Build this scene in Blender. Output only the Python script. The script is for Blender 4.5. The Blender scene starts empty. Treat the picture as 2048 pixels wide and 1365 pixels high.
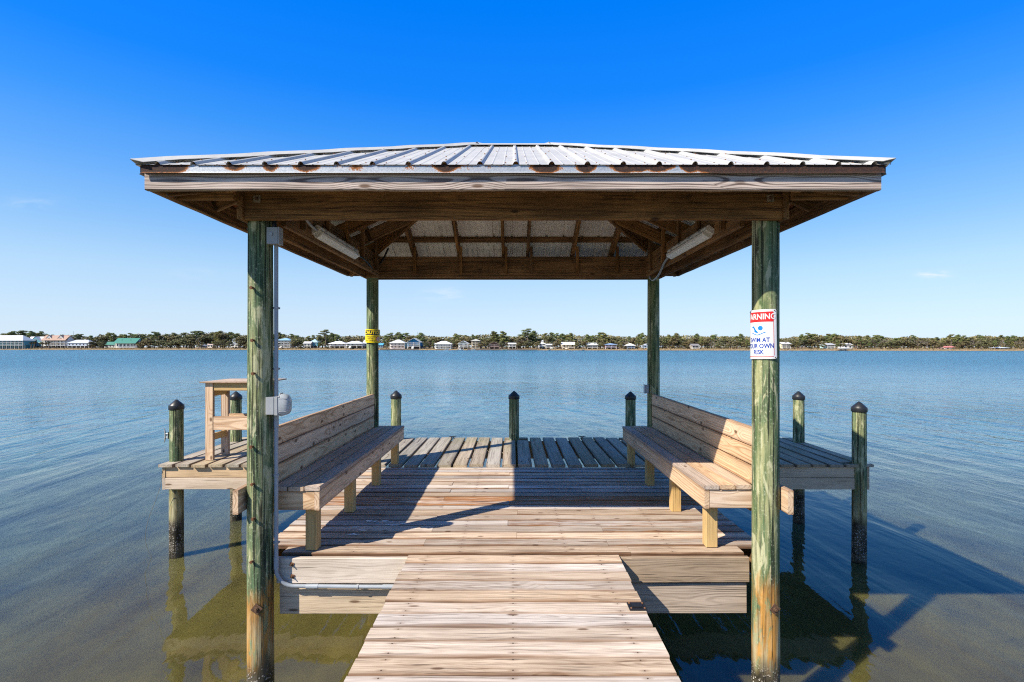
import bpy, bmesh, math, random
from mathutils import Vector, Matrix, noise as mnoise
sc = bpy.context.scene
COL = sc.collection
R = random.Random(7)
PI = math.pi

# ------------------------------------------------------------------ camera
EYE = 1.57            # eye above the main deck (deck top is z = 0)
WATER = -1.26
F = 1024.0            # focal length in pixels of the 2048 px wide photograph
CX, HY = 1026.0, 694.8
cam = bpy.data.cameras.new('camera')
cam.lens = 18.0; cam.sensor_width = 36.0
cam.shift_x = -2.0/2048; cam.shift_y = 12.3/2048
cam.clip_start = 0.05; cam.clip_end = 12000
cam_o = bpy.data.objects.new('camera', cam); COL.objects.link(cam_o)
cam_o.location = (0, 0, EYE); cam_o.rotation_euler = (PI/2, 0, 0)
sc.camera = cam_o

# ------------------------------------------------------------------ light
PHI = math.radians(54); EL = math.radians(41.4)
sun_dir = Vector((-math.sin(PHI)*math.cos(EL), -math.cos(PHI)*math.cos(EL), math.sin(EL)))  # towards the sun
sun = bpy.data.lights.new('sun', 'SUN'); sun.energy = 5.0; sun.angle = math.radians(0.5); sun.color = (1, .92, .79)
sun_o = bpy.data.objects.new('sun', sun); COL.objects.link(sun_o)
sun_o.rotation_euler = sun_dir.to_track_quat('Z', 'Y').to_euler(); sun_o.location = (-30, -20, 40)
sc.view_settings.view_transform = 'Standard'; sc.view_settings.look = 'None'
sc.cycles.use_denoising = False; sc.cycles.max_bounces = 14; sc.cycles.diffuse_bounces = 8; sc.cycles.filter_width = 1.15
sc.view_settings.gamma = 1.0; sc.view_settings.exposure = 0.75


# ------------------------------------------------------------------ node helper
class G:
    def __init__(s, nt): s.nt = nt
    def put(s, sock, v):
        if isinstance(v, bpy.types.NodeSocket): s.nt.links.new(v, sock)
        elif isinstance(v, (tuple, list)) and sock.type == 'RGBA' and len(v) == 3: sock.default_value = (*v, 1)
        else: sock.default_value = v
    def node(s, t, ins=None, **pr):
        n = s.nt.nodes.new(t)
        for k, v in pr.items(): setattr(n, k, v)
        for k, v in (ins or {}).items(): s.put(n.inputs[k], v)
        return n
    def m(s, op, a, b=0.0, c=None, clamp=False):
        d = {0: a, 1: b}
        if c is not None: d[2] = c
        return s.node('ShaderNodeMath', d, operation=op, use_clamp=clamp).outputs[0]
    def add(s, a, b): return s.m('ADD', a, b)
    def mul(s, a, b): return s.m('MULTIPLY', a, b)
    def sub(s, a, b): return s.m('SUBTRACT', a, b)
    def noise(s, vec, scale=1.0, detail=2.0, rough=.5, dist=0.0):
        return s.node('ShaderNodeTexNoise', {'Vector': vec, 'Scale': scale, 'Detail': detail, 'Roughness': rough, 'Distortion': dist}).outputs[0]
    def mix(s, f, a, b, blend='MIX'):
        n = s.nt.nodes.new('ShaderNodeMix'); n.data_type = 'RGBA'; n.blend_type = blend; n.clamp_factor = True
        s.put(n.inputs[0], f); s.put(n.inputs[6], a); s.put(n.inputs[7], b); return n.outputs[2]
    def comb(s, x, y, z): return s.node('ShaderNodeCombineXYZ', {0: x, 1: y, 2: z}).outputs[0]
    def sep(s, v): return s.node('ShaderNodeSeparateXYZ', {0: v}).outputs
    def mr(s, v, a, b, c=0.0, d=1.0, smooth=False):
        return s.node('ShaderNodeMapRange', {0: v, 1: a, 2: b, 3: c, 4: d}, clamp=True,
                      interpolation_type='SMOOTHSTEP' if smooth else 'LINEAR').outputs[0]
    def attr(s, name, out=2): return s.node('ShaderNodeAttribute', attribute_name=name).outputs[out]
    def pos(s): return s.node('ShaderNodeNewGeometry').outputs['Position']
    def bump(s, h, dist, strength=1.0):
        return s.node('ShaderNodeBump', {'Height': h, 'Distance': dist, 'Strength': strength}).outputs[0]
    def scalev(s, v, x, y, z): return s.node('ShaderNodeVectorMath', {0: v, 1: (x, y, z)}, operation='MULTIPLY').outputs[0]


def mat(name):
    m = bpy.data.materials.new(name); m.use_nodes = True
    return m, G(m.node_tree), m.node_tree.nodes['Principled BSDF']


# ------------------------------------------------------------------ sky
w = bpy.data.worlds.new("World"); sc.world = w; w.use_nodes = True
g = G(w.node_tree); bg = w.node_tree.nodes['Background']
sky = g.node('ShaderNodeTexSky', sky_type='NISHITA', sun_disc=False, sun_elevation=EL, sun_rotation=math.radians(234),
             altitude=0.0, air_density=1.0, dust_density=0.4, ozone_density=2.5)
dvec = g.node('ShaderNodeTexCoord').outputs['Generated']
dx, dy, dz = g.sep(dvec)
tint = g.node('ShaderNodeValToRGB', {0: g.m('MAXIMUM', dz, 0.0)})
SKY_TINT = [(0.0, (.68, .86, 1.38)), (.05, (.70, .80, 1.06)), (.13, (.80, .87, .98)), (.205, (.64, .88, 1.06)), (.28, (.42, .86, 1.25)),
            (.363, (.17, .77, 1.42)), (.435, (.045, .72, 1.7)), (.56, (.0, .78, 2.1)), (.72, (.5, .8, 1.2)), (1.0, (.6, .75, .95))]
cr = tint.color_ramp
for i, (p, c) in enumerate(SKY_TINT):
    e = cr.elements[i] if i < 2 else cr.elements.new(p)
    e.position = p; e.color = (*(x/2.2 for x in c), 1)
skyc = g.scalev(g.mix(1.0, sky.outputs[0], tint.outputs[0], 'MULTIPLY'), 2.2, 2.2, 2.2)
SKY_MEAN = [(0.0, (4.2, 5.0, 5.75)), (.05, (3.9, 4.9, 5.85)), (.13, (2.9, 4.4, 5.95)), (.205, (1.65, 3.4, 5.95)), (.28, (.85, 2.6, 5.95)),
            (.363, (.28, 1.95, 5.95)), (.435, (.06, 1.5, 5.95)), (.56, (0, 1.25, 5.6)), (.72, (.5, 1.3, 3.0)), (1.0, (.7, 1.2, 2.1))]
tint2 = g.node('ShaderNodeValToRGB', {0: g.m('MAXIMUM', dz, 0.0)}); cr = tint2.color_ramp
for i, (p, c) in enumerate(SKY_MEAN):
    e = cr.elements[i] if i < 2 else cr.elements.new(p)
    e.position = p; e.color = (*(x/6 for x in c), 1)
skyc = g.mix(.72, skyc, g.scalev(tint2.outputs[0], 6, 6, 6))
# two faint cloud wisps low over the far shore
ax = g.m('DIVIDE', dx, g.m('MAXIMUM', dy, .05)); az = g.m('DIVIDE', dz, g.m('MAXIMUM', dy, .05))
wn = g.noise(g.comb(g.mul(ax, 22), g.mul(az, 90), 0.0), 1.0, 5, .6, .6)
cl = None
for (px, py, wx, wz, amp) in ((1868, 549, .030, .006, 1.0), (886, 588, .035, .012, .55), (60, 405, .05, .012, .18), (390, 550, .06, .01, .15)):
    qx = g.m('DIVIDE', g.sub(ax, (px-CX)/F), wx); qz = g.m('DIVIDE', g.sub(az, (HY-py)/F), wz)
    e = g.m('EXPONENT', g.mul(g.add(g.mul(qx, qx), g.mul(qz, qz)), -1.0))
    e = g.mul(e, amp); cl = e if cl is None else g.add(cl, e)
cl = g.m('MULTIPLY', cl, g.mr(wn, .36, .7, 0, 1.0), clamp=True)
skyc = g.mix(cl, skyc, (5.6, 5.8, 6.0))
g.put(bg.inputs[0], skyc); bg.inputs[1].default_value = 0.1


# ------------------------------------------------------------------ objects
def thing(name, label, cat, loc=(0, 0, 0), group=None, rz=0.0):
    o = bpy.data.objects.new(name, None); COL.objects.link(o)
    o.empty_display_size = .2
    o.location = loc; o.rotation_euler = (0, 0, rz); o['label'] = label; o['category'] = cat
    if group: o['group'] = group
    return o


def tag(o, label, cat, group=None):
    o['label'] = label; o['category'] = cat
    if group: o['group'] = group
    return o


def rootloc(o):
    v = Vector((0, 0, 0))
    while o is not None: v = v + Vector(o.location); o = o.parent
    return v


def link(name, me, mats, parent=None, local=False, label=None):
    for m_ in (mats if isinstance(mats, (list, tuple)) else [mats]):
        if m_ is not None: me.materials.append(m_)
    o = bpy.data.objects.new(name, me); COL.objects.link(o)
    if parent is not None:
        if not local: me.transform(Matrix.Translation(-rootloc(parent)))
        o.parent = parent
    if label: o['label'] = label
    return o


class PB:
    """collects planks, tubes, lathes and sheets and links them as one mesh"""
    def __init__(s): s.v = []; s.f = []; s.gco = []; s.rnd = []; s.st = []; s.mi = []; s.sm = []; s.vl = []
    def _add(s, vs, fs, gco=None, rnd=0.5, st=0.0, mi=0, smooth=False, vl=None):
        b = len(s.v); s.v += [tuple(p) for p in vs]
        s.f += [tuple(i+b for i in f) for f in fs]
        s.gco += [tuple(p) for p in (gco if gco else vs)]
        s.rnd += [rnd]*len(vs); s.vl += (vl if vl else [0.0]*len(vs)); s.st += (list(st) if isinstance(st, (list, tuple)) else [st]*len(vs))
        s.mi += [mi]*len(fs); s.sm += [smooth]*len(fs)
    def plank(s, p0, p1, side, w, t, nseg=1, ch=.004, warp=0.0, rnd=None, st=0.0, mi=0, rng=R):
        p0 = Vector(p0); p1 = Vector(p1); ax = (p1-p0); L = ax.length; ax.normalize()
        side = Vector(side); side = (side - ax*side.dot(ax)).normalized(); up = ax.cross(side)
        ch = min(ch, w*.3, t*.3)
        a, b = w/2, t/2
        prof = [(-a+ch, -b), (a-ch, -b), (a, -b+ch), (a, b-ch), (a-ch, b), (-a+ch, b), (-a, b-ch), (-a, -b+ch)]
        vs = []; gc = []; fs = []
        ro = rng.uniform(-40, 40); rv = rng.uniform(-.03, .03); rw = rng.uniform(-.03, .06)
        rn = rng.random() if rnd is None else rnd
        for k in range(nseg+1):
            q = p0 + ax*(L*k/nseg)
            if warp: q = q + up*rng.uniform(-warp, warp) + side*rng.uniform(-warp, warp)
            for (x, y) in prof:
                vs.append(q + side*x + up*y); gc.append((ro + L*k/nseg, x+rv, y+rw))
        for k in range(nseg):
            for j in range(8):
                j2 = (j+1) % 8
                fs.append((k*8+j, k*8+j2, (k+1)*8+j2, (k+1)*8+j))
        fs.append(tuple(reversed(range(8)))); fs.append(tuple(nseg*8+j for j in range(8)))
        s._add(vs, fs, gc, rn, st, mi, False, [x/a for k in range(nseg+1) for (x, y) in prof])
    def box(s, x0, x1, y0, y1, z0, z1, axis='X', **k):
        cx, cy, cz = (x0+x1)/2, (y0+y1)/2, (z0+z1)/2
        dx, dy, dz = x1-x0, y1-y0, z1-z0          # the broad face carries the width
        if axis == 'X': p, q, opts = (x0, cy, cz), (x1, cy, cz), [((0, 1, 0), dy, dz), ((0, 0, 1), dz, dy)]
        elif axis == 'Y': p, q, opts = (cx, y0, cz), (cx, y1, cz), [((1, 0, 0), dx, dz), ((0, 0, 1), dz, dx)]
        else: p, q, opts = (cx, cy, z0), (cx, cy, z1), [((1, 0, 0), dx, dy), ((0, 1, 0), dy, dx)]
        side, wd, th = opts[0] if opts[0][1] >= opts[0][2] else opts[1]
        s.plank(p, q, side, wd, th, **k)
    def tube(s, pts, r, n=10, mi=0, caps=True, rnd=.5):
        pts = [Vector(p) for p in pts]; vs = []; fs = []; up = None
        rr = r if isinstance(r, (list, tuple)) else [r]*len(pts)
        for i, p in enumerate(pts):
            d = (pts[min(i+1, len(pts)-1)] - pts[max(i-1, 0)]).normalized()
            if up is None: up = d.orthogonal().normalized()
            up = (up - d*up.dot(d)).normalized(); sd = d.cross(up)
            for k in range(n):
                a = 2*PI*k/n; vs.append(p + (up*math.cos(a) + sd*math.sin(a))*rr[i])
        for i in range(len(pts)-1):
            for k in range(n):
                k2 = (k+1) % n; fs.append((i*n+k, i*n+k2, (i+1)*n+k2, (i+1)*n+k))
        s._add(vs, fs, None, rnd, 0, mi, True)
        if caps:
            s._add(vs[:n], [tuple(reversed(range(n)))], None, rnd, 0, mi); s._add(vs[-n:], [tuple(range(n))], None, rnd, 0, mi)
    def lathe(s, c, prof, n=24, mi=0, wob=0.0, smooth=True, seed=0.0, rnd=.5):
        c = Vector(c); vs = []; fs = []; gc = []
        for (r, z) in prof:
            for k in range(n):
                a = 2*PI*k/n; rr = r
                if wob and r > 0: rr = r*(1 + wob*mnoise.noise((math.cos(a)*1.3+seed, math.sin(a)*1.3, z*.8+seed))
                                         + wob*.5*mnoise.noise((math.cos(a)*4+seed, math.sin(a)*4, z*2+seed)))
                vs.append((c.x+math.cos(a)*rr, c.y+math.sin(a)*rr, c.z+z)); gc.append((c.z+z+seed*3, math.cos(a)*rr, math.sin(a)*rr))
        for i in range(len(prof)-1):
            for k in range(n):
                k2 = (k+1) % n; fs.append((i*n+k, i*n+k2, (i+1)*n+k2, (i+1)*n+k))
        s._add(vs, fs, gc, rnd, 0, mi, smooth)
        m0 = len(prof)-1
        s._add(vs[m0*n:], [tuple(range(n))], gc[m0*n:], rnd, 0, mi)
        s._add(vs[:n], [tuple(reversed(range(n)))], gc[:n], rnd, 0, mi)
    def quad(s, a, b, c, d, mi=0, rnd=.5): s._add([a, b, c, d], [(0, 1, 2, 3)], None, rnd, 0, mi)
    def mesh(s, name):
        me = bpy.data.meshes.new(name); me.from_pydata(s.v, [], s.f); n = len(s.v)
        A = me.attributes.new('gco', 'FLOAT_VECTOR', 'POINT'); A.data.foreach_set('vector', [c for p in s.gco for c in p])
        A = me.attributes.new('brnd', 'FLOAT', 'POINT'); A.data.foreach_set('value', s.rnd)
        A = me.attributes.new('stain', 'FLOAT', 'POINT'); A.data.foreach_set('value', s.st)
        A = me.attributes.new('vloc', 'FLOAT', 'POINT'); A.data.foreach_set('value', s.vl)
        me.polygons.foreach_set('material_index', s.mi); me.polygons.foreach_set('use_smooth', s.sm)
        me.update(); return me
    def build(s, name, mats, parent=None, label=None): return link(name, s.mesh(name), mats, parent, False, label)


# ------------------------------------------------------------------ materials
def wood(name, light, dark, knot=(.10, .05, .025), ring=.5, streak=.5, vary=.22, gray=(.34, .31, .29), gmix=.35, crack=.7,
         algae=0.0, stain=True, rough=.75, ringw=.011, dens=1.0, edge=0.0, amin=.12, nails=0.0, nailx=0.0, swirl=.05, kn=1.0, blv=.84, tilt=.16):
    m, g, b = mat(name)
    co = g.attr('gco', 1); rn = g.attr('brnd')
    u, v, w_ = g.sep(co)
    # knots
    kv = g.comb(g.mul(u, 2.0*dens), g.add(g.mul(v, 5.0), g.mul(rn, 37.0)), 0.0)
    vor = g.node('ShaderNodeTexVoronoi', {'Vector': kv, 'Scale': 1.0, 'Randomness': 1.0}, feature='F1', voronoi_dimensions='2D')
    kd = vor.outputs['Distance']
    ksel = g.mr(g.sep(vor.outputs['Color'])[0], .45, .5)
    kf = g.mul(g.mr(kd, .035*kn, .085*kn, 1.0, 0.0, True), ksel)
    kb = g.mul(g.mr(kd, .0, .40, min(.045, ringw*2.2), 0.0, True), ksel)
    # growth rings
    nz = g.noise(g.scalev(co, 1.5, 6, 6), 1.0, 3, .55)
    am = g.mr(g.noise(g.scalev(co, 1.1, 9, 9), 1.3, 2, .5), .36, .62, amin, 1.0)
    wv = g.add(g.add(w_, .04), g.mul(g.sub(g.noise(g.scalev(co, .75, .01, .01), 1.0, 2), .6), tilt))
    r = g.m('SQRT', g.add(g.mul(v, v), g.mul(wv, wv)))
    r = g.add(g.add(r, g.mul(nz, swirl)), kb)
    rg = g.m('SINE', g.mul(r, 2*PI/ringw))
    rg = g.mul(g.mr(rg, -.1, 1.0, 0, 1, True), am)
    st = g.noise(g.scalev(co, 4.0, 170, 170), 1.0, 4, .7)
    st2 = g.noise(g.scalev(co, 1.1, 52, 52), 1.0, 4, .65)
    bl = g.noise(g.scalev(co, 1.6, 5, 5), 1.0, 3, .6)
    fac = g.m('ADD', g.mul(rg, ring*.55), g.add(g.mul(g.mr(st, .38, .68), streak*.6), g.mul(g.mr(st2, .47, .60), streak*.55)), clamp=True)
    col = g.mix(fac, light, dark)
    gf = g.mul(g.mr(g.add(g.mul(bl, .6), g.mul(rn, .5)), .35, .75), gmix)
    col = g.mix(gf, col, g.mix(fac, gray, tuple(x*.42 for x in gray)))
    # board to board variation
    rn2 = g.m('FRACT', g.mul(rn, 7.31))
    val = g.mr(rn2, 0, 1, 1-vary, 1+vary*.6)
    val = g.mul(val, g.mr(bl, .34, .66, blv, 1.94-blv if blv > .8 else 1.3))
    col = g.mix(1.0, col, g.comb(val, g.mul(val, g.mr(rn, 0, 1, .94, 1.03)), g.mul(val, g.mr(rn, 0, 1, .84, 1.10))), 'MULTIPLY')
    col = g.mix(g.mul(kf, .85), col, knot)
    cf = g.noise(g.scalev(co, 1.6, 95, 95), 1.0, 3, .55)
    cfac = g.mul(g.mr(cf, .635, .68), crack)
    col = g.mix(cfac, col, tuple(x*.28 for x in dark))
    if nails:
        px_ = g.sep(g.pos())[0]; nx_ = g.m('PINGPONG', g.add(px_, 20*nails+nailx), nails/2)
        ny_ = g.mul(g.sub(g.m('ABSOLUTE', g.attr('vloc')), .62), .07)
        nx2 = g.mul(nx_, .35)
        nd = g.m('SQRT', g.add(g.mul(nx_, nx_), g.mul(ny_, ny_))); nd2 = g.m('SQRT', g.add(g.mul(nx2, nx2), g.mul(ny_, ny_)))
        col = g.mix(g.mul(g.mr(nd2, .004, .013, 1, 0), .45), col, (.16, .09, .05)); col = g.mix(g.mul(g.mr(nd, .0035, .0060, 1, 0), .9), col, (.03, .022, .018))
    if edge:
        vl = g.m('ABSOLUTE', g.attr('vloc')); en = g.noise(g.scalev(co, 1.5, 12, 12), 1.0, 3)
        ef = g.mul(g.mr(g.add(vl, g.mul(g.sub(en, .5), .6)), .72, 1.0), edge)
        col = g.mix(ef, col, g.mix(1.0, col, (.36, .25, .18), 'MULTIPLY'))
    if algae:
        an = g.mul(g.mr(g.noise(g.scalev(g.pos(), 1, 1, 1), .8, 3), .45, .7), algae)
        col = g.mix(an, col, (.16, .17, .05))
    if stain:
        sa = g.attr('stain'); sn = g.noise(g.scalev(co, 3.0, 40, 40), 1.0, 3, .6)
        sf = g.mr(g.mul(sa, sn), .38, .52)
        col = g.mix(g.mul(sf, .9), col, g.mix(g.mr(sn, .55, .68), (.30, .12, .03), (.06, .028, .015)))
    g.put(b.inputs['Base Color'], col); b.inputs['Roughness'].default_value = rough
    b.inputs['Specular IOR Level'].default_value = .25
    h = g.sub(g.sub(g.mul(st, .5), g.mul(rg, .25*ring)), g.mul(cfac, .8))
    g.put(b.inputs['Normal'], g.bump(h, .004, .6))
    return m


W_DECK = wood('deck_wood', (.68, .545, .42), (.25, .165, .105), ring=.3, streak=.8, vary=.36, swirl=.03, ringw=.009, kn=.8, gray=(.53, .475, .41), gmix=.7, crack=.8, edge=1.0, nails=.82, nailx=.41)
W_WALK = wood('walkway_wood', (.70, .57, .45), (.27, .185, .125), ring=.55, streak=.75, vary=.2, ringw=.012, swirl=.03, kn=.75, gray=(.57, .515, .45), gmix=.6, crack=.8, dens=.7, edge=.85, nails=.64)
W_FAR = wood('platform_wood', (.48, .39, .28), (.16, .115, .075), ring=.4, streak=.7, gray=(.38, .37, .33), gmix=.5, crack=.9, algae=.28, edge=.6)
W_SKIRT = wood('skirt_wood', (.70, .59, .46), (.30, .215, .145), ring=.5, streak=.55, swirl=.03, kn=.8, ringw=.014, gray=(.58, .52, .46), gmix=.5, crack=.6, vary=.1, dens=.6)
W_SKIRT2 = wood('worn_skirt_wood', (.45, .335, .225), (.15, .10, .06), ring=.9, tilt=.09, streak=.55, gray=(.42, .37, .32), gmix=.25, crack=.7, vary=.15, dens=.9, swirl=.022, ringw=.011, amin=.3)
W_EDGE = wood('platform_edge_wood', (.58, .44, .29), (.32, .21, .12), ring=.35, streak=.4, gray=(.46, .42, .38), gmix=.35, vary=.2, dens=.7)
W_BENCH = wood('bench_wood', (.74, .55, .37), (.42, .245, .13), ring=1.2, kn=1.2, edge=.6, swirl=.035, streak=.35, gray=(.48, .42, .37), gmix=.2, crack=.45, vary=.12, ringw=.022, amin=.35, dens=1.25)
W_SEAT = wood('seat_wood', (.66, .49, .34), (.34, .215, .13), ring=.8, edge=.4, streak=.4, gray=(.45, .40, .36), gmix=.4, crack=.5, vary=.16, ringw=.022, amin=.3, dens=1.2)
W_LEG = wood('leg_wood', (.58, .40, .17), (.36, .20, .07), ring=.5, streak=.5, gmix=.0, crack=.5, vary=.1, dens=.5)
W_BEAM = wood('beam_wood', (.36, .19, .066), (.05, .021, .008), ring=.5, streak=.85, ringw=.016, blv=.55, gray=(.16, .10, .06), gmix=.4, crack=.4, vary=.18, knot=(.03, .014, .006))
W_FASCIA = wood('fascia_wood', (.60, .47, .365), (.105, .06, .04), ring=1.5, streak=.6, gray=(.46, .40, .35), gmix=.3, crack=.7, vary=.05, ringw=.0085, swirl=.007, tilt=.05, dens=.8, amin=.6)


def make_post_mat(name, orange=1.0):
    m, g, b = mat(name)
    co = g.attr('gco', 1); P = g.pos(); px, py, pz = g.sep(P)
    s1 = g.noise(g.scalev(co, 1.8, 22, 22), 1.0, 4, .62)
    s2 = g.noise(g.scalev(co, 3.0, 75, 75), 1.0, 4, .65)
    bl = g.noise(g.scalev(co, 1.7, 7, 7), 1.0, 5, .65, .9)
    bl2 = g.noise(g.scalev(co, 2.3, 9, 9), 1.3, 4, .65, 1.2)
    col = g.mix(g.mr(s1, .42, .60), (.31, .31, .155), (.075, .12, .05))
    col = g.mix(g.mul(g.mr(bl, .45, .58), .72), col, g.mix(g.mr(s2, .42, .60), (.115, .185, .095), (.03, .055, .033)))
    col = g.mix(g.mul(g.mr(bl2, .54, .61), .85), col, (.44, .43, .26))
    col = g.mix(g.mul(g.mr(s2, .57, .68), .75), col, (.03, .04, .025))
    vor = g.node('ShaderNodeTexVoronoi', {'Vector': g.scalev(co, 2.0, 9, 9), 'Scale': 1.0}, feature='F1')
    col = g.mix(g.mul(g.mr(vor.outputs['Distance'], .10, .2, 1, 0), .8), col, (.05, .045, .028))
    ck = g.noise(g.scalev(co, .9, 48, 48), 1.0, 2, .5); ckf = g.mr(ck, .57, .62); sp = g.noise(co, 55.0, 3, .7)
    col = g.mix(g.mul(ckf, .85), col, (.022, .028, .018)); col = g.mix(g.mul(g.mr(sp, .58, .7), .55), col, (.50, .50, .36)); col = g.mix(g.mul(g.mr(sp, .40, .30), .5), col, (.05, .06, .04))
    zz = g.add(pz, g.mul(g.sub(bl, .5), .75))
    # tannin stain above the tide line
    orf = g.mul(g.mul(g.mr(zz, -.08, -.22), g.mr(bl2, .40, .48)), orange)
    col = g.mix(g.mul(orf, .8), col, g.mix(g.mr(s1, .4, .6), (.50, .24, .05), (.24, .11, .03)))
    pale = g.mul(g.mr(zz, -.30, -.55), g.mr(s1, .42, .58))
    col = g.mix(g.mul(pale, .6), col, (.52, .48, .30))
    # tide band with barnacles
    zw = g.add(pz, g.mul(g.sub(g.noise(g.scalev(P, 9, 9, 3), 1.0, 3), .5), .3))
    wet = g.mr(zw, -.66, -.80)
    bv = g.node('ShaderNodeTexVoronoi', {'Vector': P, 'Scale': 48.0}, feature='F1')
    bn = g.noise(P, 9.0, 3)
    barn = g.mul(g.mul(g.mr(bv.outputs['Distance'], .22, .42, 1, 0), g.mr(bn, .36, .48)), g.mul(g.mr(pz, -.74, -.9), g.mr(pz, -1.24, -1.14)))
    col = g.mix(wet, col, g.mix(g.mr(bn, .4, .6), (.03, .026, .018), (.10, .085, .06)))
    col = g.mix(g.mul(barn, .9), col, (.60, .56, .50))
    g.put(b.inputs['Base Color'], col); b.inputs['Specular IOR Level'].default_value = .2
    g.put(b.inputs['Roughness'], g.mr(wet, 0, 1, .85, .5))
    g.put(b.inputs['Normal'], g.bump(g.add(g.add(g.mul(s2, .6), g.mul(s1, .5)), g.sub(g.mul(barn, 2.5), g.mul(ckf, 1.5))), .006, 1.0))
    return m


W_POST = make_post_mat('post_timber')
W_PILE = make_post_mat('pile_timber', .3)


def plain(name, col, rough=.5, metal=0.0, var=0.0, scale=6.0, spec=.5, bump=0.0):
    m, g, b = mat(name)
    if var:
        n = g.noise(g.pos(), scale, 4, .6)
        k = g.mr(n, .3, .7, 1-var, 1+var*.5)
        g.put(b.inputs['Base Color'], g.mix(1.0, col, g.comb(k, k, k), 'MULTIPLY'))
        if bump: g.put(b.inputs['Normal'], g.bump(n, bump))
    else: b.inputs['Base Color'].default_value = (*col, 1)
    b.inputs['Roughness'].default_value = rough; b.inputs['Metallic'].default_value = metal
    b.inputs['Specular IOR Level'].default_value = spec
    return m


m, g, b = mat('roof_metal')
n1 = g.noise(g.scalev(g.pos(), 3, 3, 3), 1.0, 4, .6); n2 = g.noise(g.scalev(g.pos(), 40, 4, 4), 1.0, 3)
g.put(b.inputs['Base Color'], g.mix(g.mr(g.add(n1, g.mul(n2, .4)), .5, .9), (.47, .46, .43), (.37, .365, .35)))
b.inputs['Metallic'].default_value = .0; b.inputs['Roughness'].default_value = .5; b.inputs['Specular IOR Level'].default_value = .3
M_ROOF = m
m, g, b = mat('roof_underside')
P = g.pos(); n1 = g.noise(P, 5.0, 4, .6); n2 = g.noise(g.scalev(P, 1, 1, 1), 75.0, 2, .6)
c = g.mix(g.mr(n1, .3, .7), (.90, .88, .84), (.70, .68, .64))
c = g.mix(g.mul(g.mr(n2, .63, .70), .85), c, (.85, .83, .78))
g.put(b.inputs['Base Color'], c); b.inputs['Metallic'].default_value = .2; b.inputs['Roughness'].default_value = .45
M_UNDER = m
m, g, b = mat('rusty_flashing')
P = g.pos(); ra = g.attr('stain'); n1 = g.noise(P, 22.0, 5, .7); n2 = g.noise(P, 130.0, 3, .7); n3 = g.noise(P, 4.0, 3)
rv = g.add(ra, g.add(g.mul(g.sub(n1, .5), .55), g.mul(g.sub(n2, .5), .55)))
c = g.mix(g.mr(n2, .4, .68), (.45, .47, .49), (.28, .30, .32))
c = g.mix(g.mr(rv, .36, .46), c, (.30, .105, .022)); c = g.mix(g.mr(rv, .48, .66), c, g.mix(g.mr(n2, .45, .65), (.020, .010, .008), (.075, .028, .012)))
g.put(b.inputs['Base Color'], c); g.put(b.inputs['Roughness'], g.mr(rv, .3, .5, .45, .9)); g.put(b.inputs['Metallic'], g.mr(rv, .3, .5, .3, 0))
M_RUST = m
M_SCREW = plain('rusty_screw', (.16, .07, .03), .8, .2)
M_BOLT = plain('rusty_bolt', (.15, .085, .05), .75, .4, .4, 60)
M_PLATE = plain('dull_steel', (.36, .30, .21), .6, .5, .4, 50)
M_PVC = plain('grey_pvc', (.30, .33, .36), .4, 0, .12, 9)
M_BOX = plain('light_grey_plastic', (.30, .315, .325), .4, 0, .08, 20)
M_LAMP = plain('white_fixture', (.74, .73, .69), .45, 0, .12, 14)
M_LENS = plain('frosted_lens', (.80, .79, .75), .25)
M_CAP = plain('black_cap_plastic', (.016, .017, .019), .42, 0, .25, 30)
M_BLACK = plain('black_iron', (.02, .02, .022), .5, .4, .3, 60)
M_CLEAT = plain('galvanised_cleat', (.40, .41, .40), .5, .6, .3, 40)
M_DROP = plain('white_dropping', (.78, .78, .75), .9, 0, .3, 80)
M_LINE = plain('fishing_line', (.22, .20, .14), .7)
m, g, b = mat('clear_cover'); b.inputs['Base Color'].default_value = (.45, .48, .50, 1); b.inputs['Roughness'].default_value = .3
b.inputs['Transmission Weight'].default_value = .3; b.inputs['IOR'].default_value = 1.3; M_CLEAR = m

# ------------------------------------------------------------------ water
m, g, b = mat('water')
P = g.pos(); px, py, pz = g.sep(P)
dist = g.m('SQRT', g.add(g.mul(px, px), g.mul(py, py)))
sh = g.noise(g.scalev(P, .12, .12, 0), 1.0, 3)
dep = g.mr(g.add(dist, g.mul(sh, 10)), 9, 34, 0, 1, True)
c = g.mix(dep, g.mix(g.mr(sh, .35, .65), (.096, .080, .022), (.064, .058, .018)), (.022, .115, .165))
bn_ = g.mr(g.noise(g.scalev(P, 1.3, .9, 0), 1.0, 4, .6), .32, .68, .62, 1.22)
c = g.mix(1.0, c, g.comb(bn_, bn_, g.mr(bn_, .62, 1.22, .75, 1.1)), 'MULTIPLY')
g.put(b.inputs['Base Color'], c)
g.put(b.inputs['Roughness'], g.mr(g.m('LOGARITHM', dist, 10.0), 1.35, 2.1, .03, .30)); b.inputs['IOR'].default_value = 1.333
rotn = g.node('ShaderNodeVectorRotate', {'Vector': P, 'Angle': math.radians(-7)}, rotation_type='Z_AXIS').outputs[0]
w0 = g.noise(g.scalev(rotn, .42, .10, 0), 1.0, 2, .5)
w1 = g.noise(g.scalev(rotn, 1.25, .28, 0), 1.0, 3, .5, .5)
w2 = g.noise(g.scalev(rotn, 7, 5, 0), 1.0, 3, .6, .3)
w3 = g.noise(g.scalev(rotn, 1.0, .75, 0), 1.0, 3, .55, .4)
near = g.mr(dist, 6, 30)
patch = g.mr(g.noise(g.scalev(P, .022, .05, 0), 1.0, 3, .6), .38, .62, .35, 1.35)
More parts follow.
